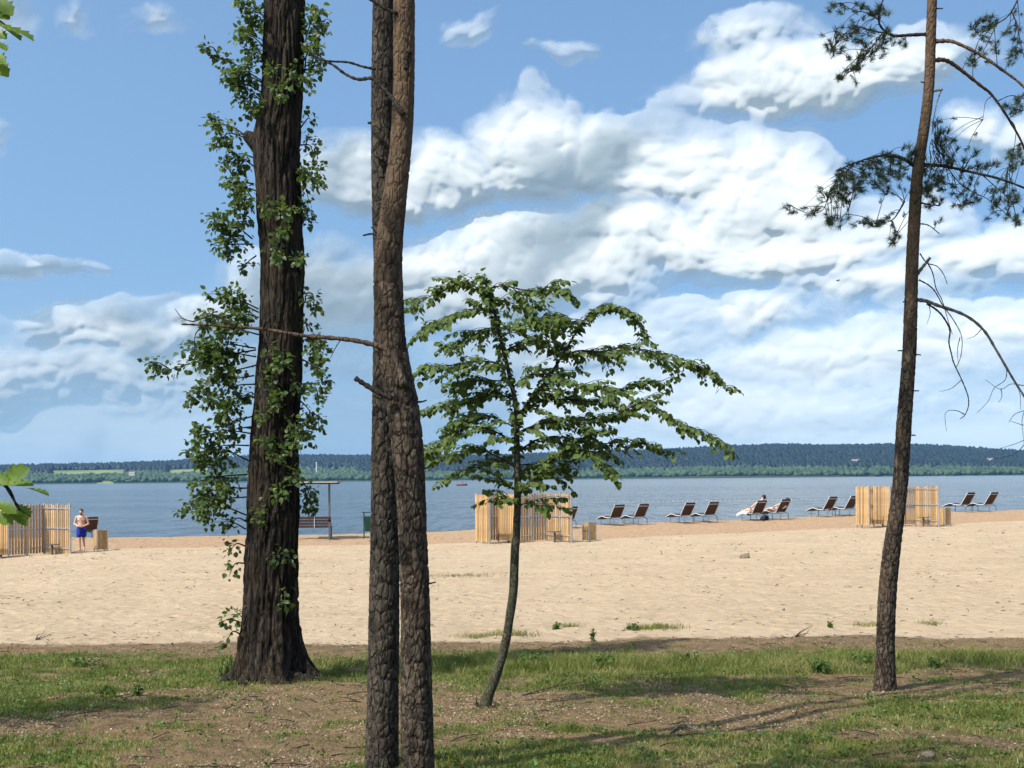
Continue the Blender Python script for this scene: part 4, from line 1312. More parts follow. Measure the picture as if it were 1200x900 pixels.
def build_cabin(px, D, s, label, rz=0.0):
    """zigzag screen of upright boards on steel posts: wing, recess, front, long side, wing with its rails showing"""
    g = on_ground(px, D)
    root = empty('changing_cabin', g, rz, label, 'changing cabin', 'slatted changing cabins')
    root.scale = (s, s, s)
    d1, d2 = Vector((.57, -.82, 0)), Vector((.82, .57, 0))
    A = Vector((-1.87, -.10, 0)); B = A + d1 * .95
    C = Vector((-1.60, .25, 0)); Dp = C + d2 * .73
    E = Dp + d1 * 1.22; G = E + d2 * 1.52; H = G + d1 * 1.62
    rails = ((.30), (1.05), (1.80))
    for (p, q, side, n_rail) in ((A, B, -1, 1), (C, Dp, 1, 1), (Dp, E, -1, 1), (E, G, 1, 1), (G, H, 1, 1)):
        v = q - p; L = v.length; d = v.normalized(); ang = math.atan2(d.y, d.x)
        nrm = Vector((-d.y, d.x, 0)) * side
        n = int(L / .118)
        for i in range(n):
            o = bpy.data.objects.new('slat', SLATS[(i * 7 + int(L * 10)) % 3]); col.objects.link(o); o.parent = root
            c = p + d * ((i + .5) * L / n) + nrm * .030
            o.location = (c.x, c.y, .10 + rnd(-.012, .012)); o.rotation_euler = (0, 0, ang + rnd(-.03, .03))
        for z in rails:
            mb = MB(); mid = p + d * (L / 2)
            mb.box((mid.x, mid.y, z), (L - .012, .026, .045), Matrix.Rotation(ang, 3, 'Z'))
            mb.build('rail', m_steel, root)
    for (k, q) in enumerate((A, B, C, Dp, E, G, H, E.lerp(G, .5), G.lerp(H, .55))):
        wq = Matrix.Rotation(rz, 3, 'Z') @ q; gz = float(ground_z(g.x + wq.x * s, g.y + wq.y * s)) - g.z
        mb = MB(); mb.box((q.x, q.y, (2.0 + gz / s - .06) / 2 + 0.0), (.055, .055, 2.0 - gz / s + .06), Matrix.Rotation(math.atan2(d1.y, d1.x), 3, 'Z'))
        mb.build('post', m_steel, root)
    # bench boards inside the two niches
    for (p, dd_) in ((Dp.lerp(Dp + d1, .42) + d2 * .20, d1), (G.lerp(H, .5) - d2 * .22, d1)):
        mb = MB(); R = Matrix.Rotation(math.atan2(dd_.y, dd_.x), 3, 'Z')
        mb.box((p.x, p.y, .45), (.55, .26, .03), R); mb.box((p.x, p.y, .22), (.06, .06, .44), R)
        mb.build('seat', m_steel_dk, root)
    return root


build_cabin(613, 53.2, 1.05, 'zigzag slatted changing cabin in the middle, behind the young linden')
build_cabin(1050, 56.9, .92, 'zigzag slatted changing cabin behind the slender right pine', -.20)
build_cabin(20, 48.0, 1.0, 'zigzag slatted changing cabin cut by the left edge beside the man', .34)


def build_bin(px, D, label, rz):
    g = on_ground(px, D)
    root = empty('litter_bin', g, rz, label, 'litter bin', 'board clad litter bins')
    w, h = .40, .72
    for side in range(4):
        a = side * math.pi / 2; R = Matrix.Rotation(a, 3, 'Z')
        for i in range(4):
            c = R @ Vector(((i - 1.5) * .097, -w / 2, .06 + h / 2))
            mb = MB(); mb.box(c, (.090, .020, h), R); mb.build('board', m_board, root)
        c = R @ Vector((-w / 2 + .005, -w / 2 + .005, 0))
        mb = MB(); mb.box((c.x, c.y, .39), (.034, .034, .80), R); mb.build('corner_post', m_steel, root)
    mb = MB(); mb.box((0, 0, .40), (.36, .36, .66)); mb.build('liner', m_steel_dk, root)
    mb = MB()
    for (cx, cy, sx, sy) in ((0, .17, .40, .06), (0, -.17, .40, .06), (.17, 0, .06, .28), (-.17, 0, .06, .28)): mb.box((cx, cy, .80), (sx, sy, .025))
    mb.build('rim', m_steel, root)


build_bin(690, 53.4, 'board clad litter bin right of the middle changing cabin', .62)
build_bin(1106, 57.6, 'board clad litter bin right of the cabin behind the right pine', .62)
build_bin(117.5, 49.0, 'board clad litter bin beside the bathing man', .62)


# ---- sun loungers ----
def make_lounger():
    root = empty('sun_lounger', (0, 0, 0))
    W = .62
    prof = [(-1.02, .27), (-.78, .37), (-.56, .43), (-.44, .435), (-.20, .385), (.05, .37), (.20, .40), (.36, .62), (.52, .84), (.62, 1.00)]
    pts = cat_rom([Vector((x, 0, z)) for x, z in prof], 5)

    def strip(a, b, name):
        mb = MB()
        seg = [p for p in pts if a <= p.x <= b]
        L = 0
        for i in range(len(seg) - 1):
            d = seg[i + 1] - seg[i]; n = max(1, int(round(d.length / .052)))
            for k in range(n):
                c = seg[i] + d * ((k + .5) / n)
                mb.box((c.x, 0, c.z), (d.length / n * .84, W - .05, .018), Matrix.Rotation(-math.atan2(d.z, d.x), 3, 'Y'))
        return mb.build(name, m_teak, root)
    strip(-1.02, -.46, 'leg_rest'); strip(-.46, .2, 'seat'); back = strip(.2, .7, 'backrest')
    for s in (-1, 1):
        mb = MB(); mb.tube([p + Vector((0, s * W / 2, -.006)) for p in pts], .017, 6); mb.build('side_frame', m_alu, root, True)
    mb = MB(); q = pts[-4]; mb.box((q.x + .02, 0, q.z - .012), (.03, W, .025)); mb.build('crossbar', m_alu, back)
    for s in (-1, 1):
        mb = MB(); mb.tube([(-.66, s * .26, .40), (-.66, s * .26, -.04)], .017, 6); mb.build('leg', m_steel_dk, root)
        mb = MB(); mb.tube([(.10, s * .26, .38), (.44, s * .26, .30), (.46, s * .26, .27), (.46, s * .26, -.04)], .017, 6); mb.build('leg', m_steel_dk, root)
    mb = MB(); mb.tube([(-.66, -.26, .30), (-.66, .26, .30)], .012, 6); mb.tube([(-.66, 0, .30), (.40, 0, .30)], .012, 6); mb.build('stretcher', m_steel_dk, root)
    return root


def copy_tree(o, parent=None):
    c = o.copy(); col.objects.link(c); c.parent = parent
    for ch in o.children: copy_tree(ch, c)
    return c


lounger0 = make_lounger()
LG = 'sun loungers along the waterline'
spots = [  # pixel column of the middle, depth, turn, label
    (104, 58.6, 0, 'brown slatted sun lounger directly behind the bathing man'),
    (663, 60.2, 0, 'sun lounger mostly hidden behind the middle changing cabin'),
    (718, 61.4, 0, 'empty sun lounger first to the right of the middle cabin and bin'),
    (746, 61.6, 0, 'empty sun lounger second to the right of the middle cabin and bin'),
    (800, 62.0, 0, 'empty sun lounger, left one of the pair next to the two sunbathers'),
    (828, 62.2, 0, 'empty sun lounger, right one of the pair next to the two sunbathers'),
    (884, 62.6, 0, 'sun lounger with the left sunbather lying on a white towel'),
    (911, 62.8, 0, 'sun lounger with the right sunbather and a bag beside it'),
    (966, 63.6, 0, 'empty sun lounger just left of the cabin behind the right pine'),
    (991, 63.9, 0, 'empty sun lounger touching the left edge of the right cabin'),
    (1127, 65.2, 0, 'empty sun lounger, left one of the pair beyond the right cabin'),
    (1154, 65.4, 0, 'empty sun lounger, rightmost one beyond the right cabin'),
]
LOUNGE_RZ = math.radians(-60)       # feet towards the water, backs to the wood
lounger_at = []
for i, (px, D, a, lab) in enumerate(spots):
    o = lounger0 if i == 0 else copy_tree(lounger0)
    g = on_ground(px, D)
    o.location = g; o.rotation_euler = (0, 0, LOUNGE_RZ + rnd(-.05, .05))
    tag(o, lab, 'sun lounger', LG)
    lounger_at.append(o)


# ---- people ----
def body_mesh(name, caps, balls, voxel, m, parent=None, smooth_it=6):
    """limbs as tapered capsules, fused to one skin"""
    mb = MB()
    for (a, b, ra, rb) in caps:
        a, b = Vector(a), Vector(b); n = 7
        mb.tube([a.lerp(b, i / n) for i in range(n + 1)], [ra + (rb - ra) * i / n for i in range(n + 1)], 14)
        mb.ball(a, ra * .995, 14, 8); mb.ball(b, rb * .995, 14, 8)
    for bl in balls: mb.ball(bl[0], bl[1], 16, 10, bl[2] if len(bl) > 2 else None)
    o = mb.build(name, m, parent, True)
    r = o.modifiers.new('fuse', 'REMESH'); r.mode = 'VOXEL'; r.voxel_size = voxel; r.use_smooth_shade = True
    sm = o.modifiers.new('soften', 'SMOOTH'); sm.factor = .5; sm.iterations = smooth_it
    return o


def head_parts(root, c, f, s=1.0, beard=True):
    """hair, beard, eyes; c head centre, f facing"""
    f = Vector(f).normalized(); rot = f.to_track_quat('-Y', 'Z').to_matrix()
    mb = MB(); mb.ball(Vector(c) + rot @ Vector((0, .018, .035)), (.082 * s, .098 * s, .092 * s), 16, 10, rot)
    mb.ball(Vector(c) + rot @ Vector((0, .03, .0)), (.083 * s, .085 * s, .09 * s), 14, 8, rot)
    h = mb.build('hair', m_hair, root, True)
    if beard:
        mb = MB(); mb.ball(Vector(c) + rot @ Vector((0, -.042, -.078)), (.062, .055, .048), 14, 8, rot); mb.build('beard', m_hair, root, True)
    for sx in (-1, 1):
        mb = MB(); mb.ball(Vector(c) + rot @ Vector((sx * .032, -.088, .012)), .011, 8, 6); mb.build('eye', m_hair, root)


def head_balls(c, f):
    f = Vector(f).normalized(); rot = f.to_track_quat('-Y', 'Z').to_matrix(); c = Vector(c)
    return [(c, (.078, .095, .112), rot), (c + rot @ Vector((0, -.025, -.06)), (.058, .07, .06), rot), (c + rot @ Vector((0, -.10, -.012)), (.015, .022, .026), rot),
            (c + rot @ Vector((.08, 0, -.005)), (.014, .022, .032), rot), (c + rot @ Vector((-.08, 0, -.005)), (.014, .022, .032), rot)]


def hand(wrist, d, side, n):
    """palm and five curled fingers; d along the hand, side towards the thumb, n palm normal"""
    w, d, s, n = Vector(wrist), Vector(d).normalized(), Vector(side).normalized(), Vector(n).normalized()
    caps = []
    for i, L in enumerate((.070, .078, .072, .056)):
        o = w + d * .075 + s * (.030 - .020 * i)
        k = o + d * L * .55 + n * .008; t_ = k + d * L * .35 + n * .028
        caps += [(w + d * .015 + s * (.022 - .014 * i), o, .013, .011), (o, k, .0095, .0085), (k, t_, .0085, .0075)]
    th = w + d * .030 + s * .034
    caps += [(w + d * .01 + s * .015, th, .014, .011), (th, th + d * .03 + s * .022, .011, .009), (th + d * .03 + s * .022, th + d * .055 + s * .022 + n * .012, .009, .008)]
    return caps


def build_man():
    g = on_ground(95, 49.9)
    root = empty('person', g, .12, 'bare chested bearded man in blue swim shorts walking on the sand', 'person')
    root.scale = (.93, .93, .93)
    Hc, face = (0.005, -.05, 1.63), (-.25, -1, -.22)
    caps = [((0, .0, 1.02), (0, .02, 1.20), .135, .15), ((0, .02, 1.20), (0, .01, 1.36), .150, .155), ((-.06, .01, 1.36), (-.17, .01, 1.405), .10, .065), ((.06, .01, 1.36), (.17, .01, 1.405), .10, .065),
            ((0, .01, 1.42), (0, -.02, 1.53), .062, .055), ((0, .0, .93), (0, 0, 1.03), .145, .138), ((-.075, -.045, 1.29), (-.03, -.05, 1.27), .085, .08), ((.075, -.045, 1.29), (.03, -.05, 1.27), .085, .08),
            # right arm (at the left in the picture)
            ((-.20, .01, 1.39), (-.29, .03, 1.12), .055, .045), ((-.29, .03, 1.12), (-.10, -.17, 1.03), .044, .030),
            ((.20, .01, 1.39), (.28, .03, 1.12), .055, .045), ((.28, .03, 1.12), (.10, -.17, 1.02), .044, .030),
            # legs: weight on one, the other swinging behind
            ((-.09, 0, .92), (-.075, -.05, .50), .092, .058), ((-.075, -.05, .50), (-.065, -.02, .10), .058, .036), ((-.065, -.02, .11), (-.065, .0, .05), .036, .040), ((-.065, .01, .045), (-.075, -.16, .03), .038, .030),
            ((.09, 0, .92), (.065, .06, .52), .092, .058), ((.065, .06, .52), (.05, .26, .20), .058, .036), ((.05, .26, .20), (.05, .29, .13), .036, .036), ((.05, .29, .12), (.05, .22, .03), .036, .028)]
    caps += hand((-.10, -.17, 1.03), (.75, -.30, -.15), (0, -.2, 1), (.3, .9, 0)) + hand((.10, -.17, 1.02), (-.75, -.30, -.12), (0, -.2, 1), (-.3, .9, 0))
    bd = body_mesh('body', caps, head_balls(Hc, face), .0085, m_skin, root)
    head_parts(bd, Hc, face)
    body_mesh('shorts', [((0, 0, .90), (0, .0, .985), .155, .150), ((-.095, 0, .90), (-.09, -.035, .66), .112, .118), ((.095, 0, .90), (.078, .045, .66), .112, .118)], [], .010, m_shorts, root, 3)
    return root


build_man()


def build_sunbather(lo, label, shirt, lean):
    """half lying on a lounger, head turned; in the lounger's own axes (feet at -x)"""
    root = empty('person', lo.location, lo.rotation_euler.z, label, 'person')
    up = .11
    Hc = (.50 + lean[0], lean[1], 1.04 + lean[2]); face = (-1, -.35, -.1)
    hip, chest = (.06, 0, .48), (.33 + lean[0] * .7, lean[1] * .6, .78 + lean[2] * .6)
    caps = [(hip, (.18, 0, .62), .15, .145), ((.18, 0, .62), chest, .145, .155), (chest, Hc, .07, .055)]
    for s in (-1, 1):
        sh = (chest[0] + .04, chest[1] + s * .17, chest[2] + .08)
        caps += [(chest, sh, .11, .062), (sh, (.12, s * .29, .66), .052, .043), ((.12, s * .29, .66), (-.10, s * .17, .57), .042, .030)]
        caps += hand((-.10, s * .17, .57), (-.9, -s * .3, -.2), (0, -s, .3), (0, 0, -1))
        caps += [((.02, s * .09, .47), (-.44, s * .10, .55), .088, .058), ((-.44, s * .10, .55), (-.84, s * .09, .44), .056, .036), ((-.84, s * .09, .44), (-.88, s * .10, .52), .036, .026)]
    bd = body_mesh('body', caps, head_balls(Hc, face), .0095, m_skin, root)
    head_parts(bd, Hc, face, 1.08, False)
    tw = [(hip, (.18, 0, .62), .165, .160), ((.18, 0, .62), chest, .160, .170)]
    for s in (-1, 1): tw.append((chest, (chest[0] + .04, chest[1] + s * .17, chest[2] + .07), .12, .078))
    body_mesh('shirt', tw, [], .012, shirt, root, 3)
    return root


build_sunbather(lounger_at[6], 'left sunbather in white sitting up on a lounger', m_white, (-.14, .28, .10))
build_sunbather(lounger_at[7], 'right sunbather with dark hair reclining on a lounger', m_white, (-.10, .26, -.10))


def place(o, lo, off):
    R = Matrix.Rotation(lo.rotation_euler.z, 3, 'Z'); o.location = Vector(lo.location) + R @ Vector(off); o.rotation_euler = (0, 0, lo.rotation_euler.z)


def build_towel():
    lo = lounger_at[6]
    mb = MB(); pr = [(-1.00, .305), (-.78, .40), (-.56, .455), (-.44, .462), (-.20, .42)]
    pts = cat_rom([Vector((x, 0, z)) for x, z in pr], 4)
    b = len(mb.v)
    for p in pts:
        for y, dz in ((-.36, -.16), (-.335, 0), (.335, 0), (.36, -.13)): mb.v.append((p.x, y + rnd(-.01, .01), p.z + dz))
    for i in range(len(pts) - 1):
        for k in range(3): mb.f.append((b + i * 4 + k, b + i * 4 + k + 1, b + i * 4 + 5 + k, b + i * 4 + 4 + k))
    o = mb.build('beach_towel', m_white, None, True)
    so = o.modifiers.new('thick', 'SOLIDIFY'); so.thickness = .012; so.offset = 1
    place(o, lo, (0, 0, 0)); tag(o, 'white towel draped over the leg rest of the left sunbather', 'towel')


build_towel()


def build_bag(lo, off, label, s):
    root = empty('beach_bag', (0, 0, 0), 0, label, 'bag', 'bags on the sand by the sunbathers')
    place(root, lo, off)
    mb = MB(); bm = bmesh.new(); bmesh.ops.create_uvsphere(bm, u_segments=16, v_segments=10, radius=1)
    for v in bm.verts:
        x, y, z = v.co
        v.co = Vector((x * .26 * s * (1 - .18 * z), y * .15 * s * (1 - .2 * z), (max(z, -.75) + .75) * .17 * s + .012 * math.sin(9 * x + 5 * y)))
    me = bpy.data.meshes.new('bag_body'); bm.to_mesh(me); bm.free()
    link('bag_body', me, m_black, root, True)
    for y in (-.07, .07):
        mb = MB(); mb.tube([Vector((-.12 * s, y, .24 * s)), Vector((-.08 * s, y, .38 * s)), Vector((.08 * s, y, .38 * s)), Vector((.12 * s, y, .24 * s))], .010, 6); mb.build('strap', m_black, root)


build_bag(lounger_at[7], (-.25, -.55, 0), 'black bag on the sand between the two sunbathers', .75)
build_bag(lounger_at[7], (-.05, -.95, 0), 'smaller dark bag under the lounger of the left sunbather', .6)


# ---- bench under a flat canopy, half behind the poplar ----
def build_bench():
    D = 56.0
    g = on_ground(362, D)
    root = empty('covered_bench', g, 0, 'brown slatted bench with a flat canopy on posts behind the poplar', 'bench')
    k = D / F
    x0, x1 = (330 - 362) * k, (387.5 - 362) * k
    pz = lambda py: float(P(362, py, D).z) - g.z
    for i in range(4):
        z = pz(607.0 + i * 3.4)
        mb = MB(); mb.box(((x0 + x1) / 2, .02 * i, z), (x1 - x0, .03, .105)); mb.build('back_slat', m_bench, root)
    for i in range(4):
        mb = MB(); mb.box(((x0 + x1) / 2, .12 + i * .12, pz(617.8)), (x1 - x0, .10, .03)); mb.build('seat_slat', m_bench, root)
    for px in (337, 385.6):
        mb = MB(); x = (px - 362) * k; h = pz(565.8)
        mb.box((x, .04, h / 2 - .03), (.085, .07, h + .06)); mb.build('post', m_steel_dk, root)
        mb = MB(); mb.box((x, .33, pz(618.3)), (.06, .5, .04)); mb.box((x, .55, pz(618.3) / 2), (.06, .06, pz(618.3))); mb.build('seat_bracket', m_steel_dk, root)
    mb = MB(); x = (368 - 362) * k; mb.box((x, -.02, pz(612)), (.035, .02, .46)); mb.build('brace', m_steel, root)
    mb = MB(); xa, xb = (330 - 362) * k, (396.5 - 362) * k
    mb.box(((xa + xb) / 2, .25, pz(565.2)), (xb - xa, 1.3, .06)); can = mb.build('canopy', m_roof, root)
    for y in (-.25, .75):
        mb = MB(); mb.box(((xa + xb) / 2, y, pz(565.2) - .06), (xb - xa - .1, .05, .055)); mb.build('canopy_joist', m_bench, can)


build_bench()


def build_green_bin():
    D = 56.5
    g = on_ground(433, D)
    root = empty('litter_bin', g, 0, 'dark green metal litter bin half hidden by the pines', 'litter bin')
    k = D / F; pz = lambda py: float(P(433, py, D).z) - g.z
    top, b1, b2 = pz(600.3), pz(605), pz(622.6)
    for s in (-1, 1):
        mb = MB(); mb.box((s * .26, 0, top / 2 - .03), (.05, .05, top + .06)); mb.build('post', m_green, root)
    mb = MB(); mb.box((0, 0, top), (.66, .40, .035)); mb.build('lid', m_green, root)
    bm = bmesh.new(); bmesh.ops.create_cube(bm, size=1)
    for v in bm.verts: v.co = Vector((v.co.x * (.46 if v.co.z > 0 else .40), v.co.y * (.36 if v.co.z > 0 else .28), (b1 + b2) / 2 + v.co.z * (b1 - b2)))
    bmesh.ops.bevel(bm, geom=bm.edges[:], offset=.02, segments=2, affect='EDGES')
    me = bpy.data.meshes.new('bucket'); bm.to_mesh(me); bm.free(); link('bucket', me, m_green, root)


build_green_bin()


# ---- stones and wood on sand and lawn ----
def stone(name, px, D, size, label, cat, m=m_rock):
    g = on_ground(px, D)
    bm = bmesh.new(); bmesh.ops.create_icosphere(bm, subdivisions=3, radius=1)
    sd = random.random() * 50
    for v in bm.verts:
        n = v.co.normalized(); q = fbm(np.array([n.x * 1.6 + sd]), np.array([n.y * 1.6 + n.z * 1.3]), 4, 7)[0]
        v.co = Vector((n.x * size[0], n.y * size[1], n.z * size[2])) * (.65 + .7 * q)
    me = bpy.data.meshes.new(name); bm.to_mesh(me); bm.free()
    o = link(name, me, m, None, True); o.location = g + Vector((0, 0, size[2] * .45)); tag(o, label, cat)


stone('rock', 872, 38.4, (.15, .12, .10), 'lone grey rock lying on the bare sand', 'rock')
stone('stone', 1085, 9.35, (.05, .04, .03), 'small pale pebble on the dirt near the lower right', 'stone')


def dead_branch(px, D, label, n, L, m):
    g = on_ground(px, D)
    root = empty('fallen_branch', g, 0, label, 'branch')
    a0 = rnd(-.4, .4)
    for i in range(n):
        a = a0 + rnd(-.9, .9); s = rnd(.5, 1) * L
        p = [Vector((0, 0, .02)), Vector((math.cos(a) * s * .5, math.sin(a) * s * .3, rnd(.02, .12))), Vector((math.cos(a) * s, math.sin(a) * s * .6, rnd(.02, .2)))]
        mb = MB(); c = cat_rom(p, 4); mb.tube(c, [.007 - .005 * k / (len(c) - 1) for k in range(len(c))], 6); mb.build('stem', m, root)


dead_branch(783, 10.4, 'dry broken twigs heaped on the dirt below the linden shadow', 6, .35, m_dead)
dead_branch(40, 19.6, 'thin dry twigs lying on sand at the far left edge', 6, .3, m_twig)
dead_branch(610, 12.9, 'long dark stick lying on the dirt right of the linden', 2, .85, m_twig)
dead_branch(930, 18.9, 'dry twigs at the edge of the sand left of the right pine', 5, .4, m_twig)


# ---- far shore: house, mast, boat; float line; bird ----
def build_house(px, D, w, label):
    x = (px - CX) / F * D
    z = float(hill_z(np.array([x]), np.array([D]))[0])
    root = empty('house', (x, D, z), 0, label, 'house', 'houses on the far shore')
    mb = MB(); mb.box((0, 0, 5.0), (w, 8, 10.0)); wall = mb.build('wall', m_render, root)
    mb = MB(); h = 3.6; y = 4.6; a = w / 2 + .6
    mb.add([(-a, -y, 10.02), (a, -y, 10.02), (a, y, 10.02), (-a, y, 10.02), (-a, 0, 10 + h), (a, 0, 10 + h)], [(0, 1, 5, 4), (2, 3, 4, 5), (0, 4, 3), (1, 2, 5), (0, 3, 2, 1)]); mb.build('roof', m_tile, root)
    for i in range(4):
        mb = MB(); mb.box(((i - 1.5) * w / 4.4, -4.03, 7), (1.4, .1, 1.8)); mb.build('window', m_black, wall)


build_house(1003, 2215, 13, 'pale house among dark woods on the far shore at the right')
build_house(155, 2105, 9, 'small white house by meadows on the far shore at the left')
build_house(1160, 2290, 10, 'pale house high in the woods near the right edge')


def build_mast():
    D = 2160; x = (371 - CX) / F * D; z = float(hill_z(np.array([x]), np.array([D]))[0])
    root = empty('white_mast', (x, D, z), 0, 'white mast standing among far shore trees right of the poplar', 'mast')
    mb = MB(); mb.tube([(0, 0, 0), (0, 0, 22)], [1.1, .8], 10); mb.build('pole', m_white, root)
    mb = MB(); mb.ball((0, 0, 22.4), 1.3, 10, 6); mb.build('cap', m_white, root)


build_mast()


def build_boat():
    D = 560; p = P(541.5, 568.5, D)
    root = empty('motor_boat', (p.x, D, 0), .2, 'small red boat far out on the lake left of the linden', 'boat')
    mb = MB(); n = 9
    for i in range(n):
        t_ = i / (n - 1); x = -2.3 + 4.6 * t_; w = .85 * (1 - max(0, (t_ - .45) / .55) ** 2.2); h = .55 + .25 * t_
        mb.v += [(x, -w, h), (x, -w * .75, -.12), (x, w * .75, -.12), (x, w, h)]
    for i in range(n - 1):
        for k in range(3): mb.f.append((i * 4 + k, i * 4 + k + 1, i * 4 + 5 + k, i * 4 + 4 + k))
        mb.f.append((i * 4 + 3, i * 4, i * 4 + 4, i * 4 + 7))
    mb.f += [(0, 3, 2, 1)]
    mb.build('hull', m_red, root)
    for x in (-.7, .5):
        mb = MB(); mb.box((x, 0, .72), (.5, 1.0, .3)); mb.build('seat', m_white, root)
        mb = MB(); mb.box((x - .15, .1, 1.05), (.35, .45, .7)); mb.ball((x - .15, .1, 1.55), .16, 8, 6); mb.build('passenger', m_red if x < 0 else m_steel_dk, root)
    mb = MB(); mb.box((-2.35, 0, .45), (.3, .4, .7)); mb.build('outboard', m_steel_dk, root)


build_boat()


def build_float_line():
    pts = [(640, 589.5), (700, 588.6), (800, 587.4), (900, 586.5), (1000, 585.3), (1100, 584), (1250, 582)]
    w = []
    for px, py in pts:
        D = EYE * F / (py - roll_y(px)); w.append(Vector(((px - CX) / F * D, D, .03)))
    w = cat_rom(w, 6)
    root = empty('float_line', w[0], 0, 'pale float line marking the bathing area across the water', 'float line')
    mb = MB(); mb.tube(w, .007, 4); attach(mb.build('rope', m_steel), root)
    fl = MB(); fl.ball((0, 0, .03), (.08, .032, .032), 8, 5); me = fl.mesh('float'); me.materials.append(m_white)
    for i in range(len(w) - 1):
        d = w[i + 1] - w[i]
        for k in range(3):
            o = bpy.data.objects.new('float', me); col.objects.link(o); o.parent = root; o.location = w[i] + d * (k / 3) - w[0]; o.rotation_euler = (0, 0, math.atan2(d.y, d.x))


build_float_line()


def build_bird():
    p = P(982, 329, 120)
    root = empty('bird', p, .4, 'tiny dark bird flying before the clouds at the right', 'bird')
    mb = MB(); mb.ball((0, 0, 0), (.17, .05, .05), 10, 6); mb.add([(.15, -.04, 0), (.15, .04, 0), (.28, .07, .01), (.28, -.07, .01), (.2, 0, .02)], [(0, 1, 2, 3), (0, 4, 1), (1, 4, 2), (2, 4, 3), (3, 4, 0)]); mb.ball((-.18, 0, .02), .045, 8, 6); mb.build('body', m_steel_dk, root)
    for s in (-1, 1):
        mb = MB(); mb.add([(-.07, s * .03, .02), (.07, s * .03, .02), (.05, s * .2, .09), (-.06, s * .2, .10), (.06, s * .42, .04), (0, s * .03, .04), (0, s * .2, .115)], [(0, 1, 2, 3), (3, 2, 4), (0, 5, 6, 3), (5, 1, 2, 6), (3, 6, 4), (6, 2, 4)]); mb.build('wing', m_steel_dk, root)


build_bird()

# ----------------------------------------------------------------------------------------------
# grass, weeds and litter
# ----------------------------------------------------------------------------------------------
m_grass = leafy('grass_blade', (0.075, 0.090, 0.016), (0.185, 0.195, 0.050), 2.2, 0.25, 0.5)
t = m_grass.node_tree; b = t.nodes['Principled BSDF']
old = S(t, b.inputs['Base Color'].links[0].from_socket)
put(t, mix(t, noise(t, position(t), 0.9, 4.0, 0.65).ss(0.46, 0.62) * noise(t, position(t), 60.0, 2.0).ss(0.35, 0.6), old, (0.27, 0.225, 0.095)), b.inputs['Base Color'])
m_weed = leafy('weed_leaf', (0.035, 0.070, 0.014), (0.085, 0.135, 0.030), 4.0, 0.25, 0.5)
m_litter, t, b = material('dry_leaf_litter')
pos = position(t)
n1 = voro(t, pos, 30.0, 'F1', 'Color')
sx_, sy_, sz_ = sep(t, n1)
put(t, ramp(t, sx_, [(0.0, (0.10, 0.07, 0.045)), (0.45, (0.23, 0.165, 0.11)), (0.88, (0.25, 0.18, 0.115)), (1.0, (0.38, 0.31, 0.23))]), b.inputs['Base Color'])
b.inputs['Roughness'].default_value = 0.85


def sample(n, fn, x0, x1, y0, y1, seed):
    r = np.random.default_rng(seed)
    y = r.uniform(y0, y1, n); x = r.uniform(-1, 1, n) * (0.45 * y)
    k = (x > x0) & (x < x1) & (r.random(n) < fn(x, y))
    return x[k], y[k]


def blades(x, y, h, w, seed, lean=0.5):
    """bent two-piece blades"""
    r = np.random.default_rng(seed); n = len(x)
    z = ground_z(x, y)
    a = r.uniform(0, 6.283, n); b_ = r.uniform(0, 6.283, n); l = lean * r.uniform(.2, 1.2, n)
    dx, dy = np.cos(a) * w, np.sin(a) * w
    ex, ey = np.cos(b_) * l * h, np.sin(b_) * l * h
    v = np.stack([np.stack([x - dx, y - dy, z - .005], -1), np.stack([x + dx, y + dy, z - .005], -1),
                  np.stack([x - dx * .7 + ex * .35, y - dy * .7 + ey * .35, z + h * .6], -1), np.stack([x + dx * .7 + ex * .35, y + dy * .7 + ey * .35, z + h * .6], -1),
                  np.stack([x + ex, y + ey, z + h], -1)], 1)
    f = np.array([[0, 1, 3], [0, 3, 2], [2, 3, 4]])
    return v.reshape(-1, 3), (f[None] + (np.arange(n) * 5)[:, None, None]).reshape(-1, 3)


def build_grass():
    vs, fs, o = [], [], 0
    def push(v, f):
        nonlocal o
        vs.append(v); fs.append(f + o); o += len(v)
    # short lawn grass
    x, y = sample(520000, lambda x, y: grass_field(x, y) ** 1.3 * 0.75 + 0.13, -9, 9, 8.2, 18.6, 201)
    r = np.random.default_rng(202)
    tall = 0.60 + 1.3 * np.exp(-((y - 15.9) / 1.1) ** 2) * sstep(x, -2.0, -0.5)
    h = r.uniform(.018, .060, len(x)) * tall * (0.6 + 0.8 * grass_field(x, y))
    push(*blades(x, y, h, r.uniform(.0018, .0042, len(x)), 203, .9))
    # coarser tufts
    x, y = sample(5200, lambda x, y: sstep(grass_field(x, y), .25, .9) * 0.5 + .015, -9, 9, 8.4, 18.2, 204)
    r = np.random.default_rng(205)
    k = 16
    X = np.repeat(x, k) + r.normal(0, .035, len(x) * k); Y = np.repeat(y, k) + r.normal(0, .035, len(x) * k)
    hh = 0.85 * np.repeat(r.uniform(.05, .15, len(x)) * (0.6 + .8 * np.exp(-((y - 15.8) / 1.2) ** 2)), k) * r.uniform(.6, 1.1, len(X))
    push(*blades(X, Y, hh, r.uniform(.002, .005, len(X)), 206, .7))
    ob = link('grass', mesh_np('grass', np.concatenate(vs), np.concatenate(fs)), m_grass)
    tag(ob, 'patchy lawn grass growing through the bare dirt', 'grass', kind='stuff')


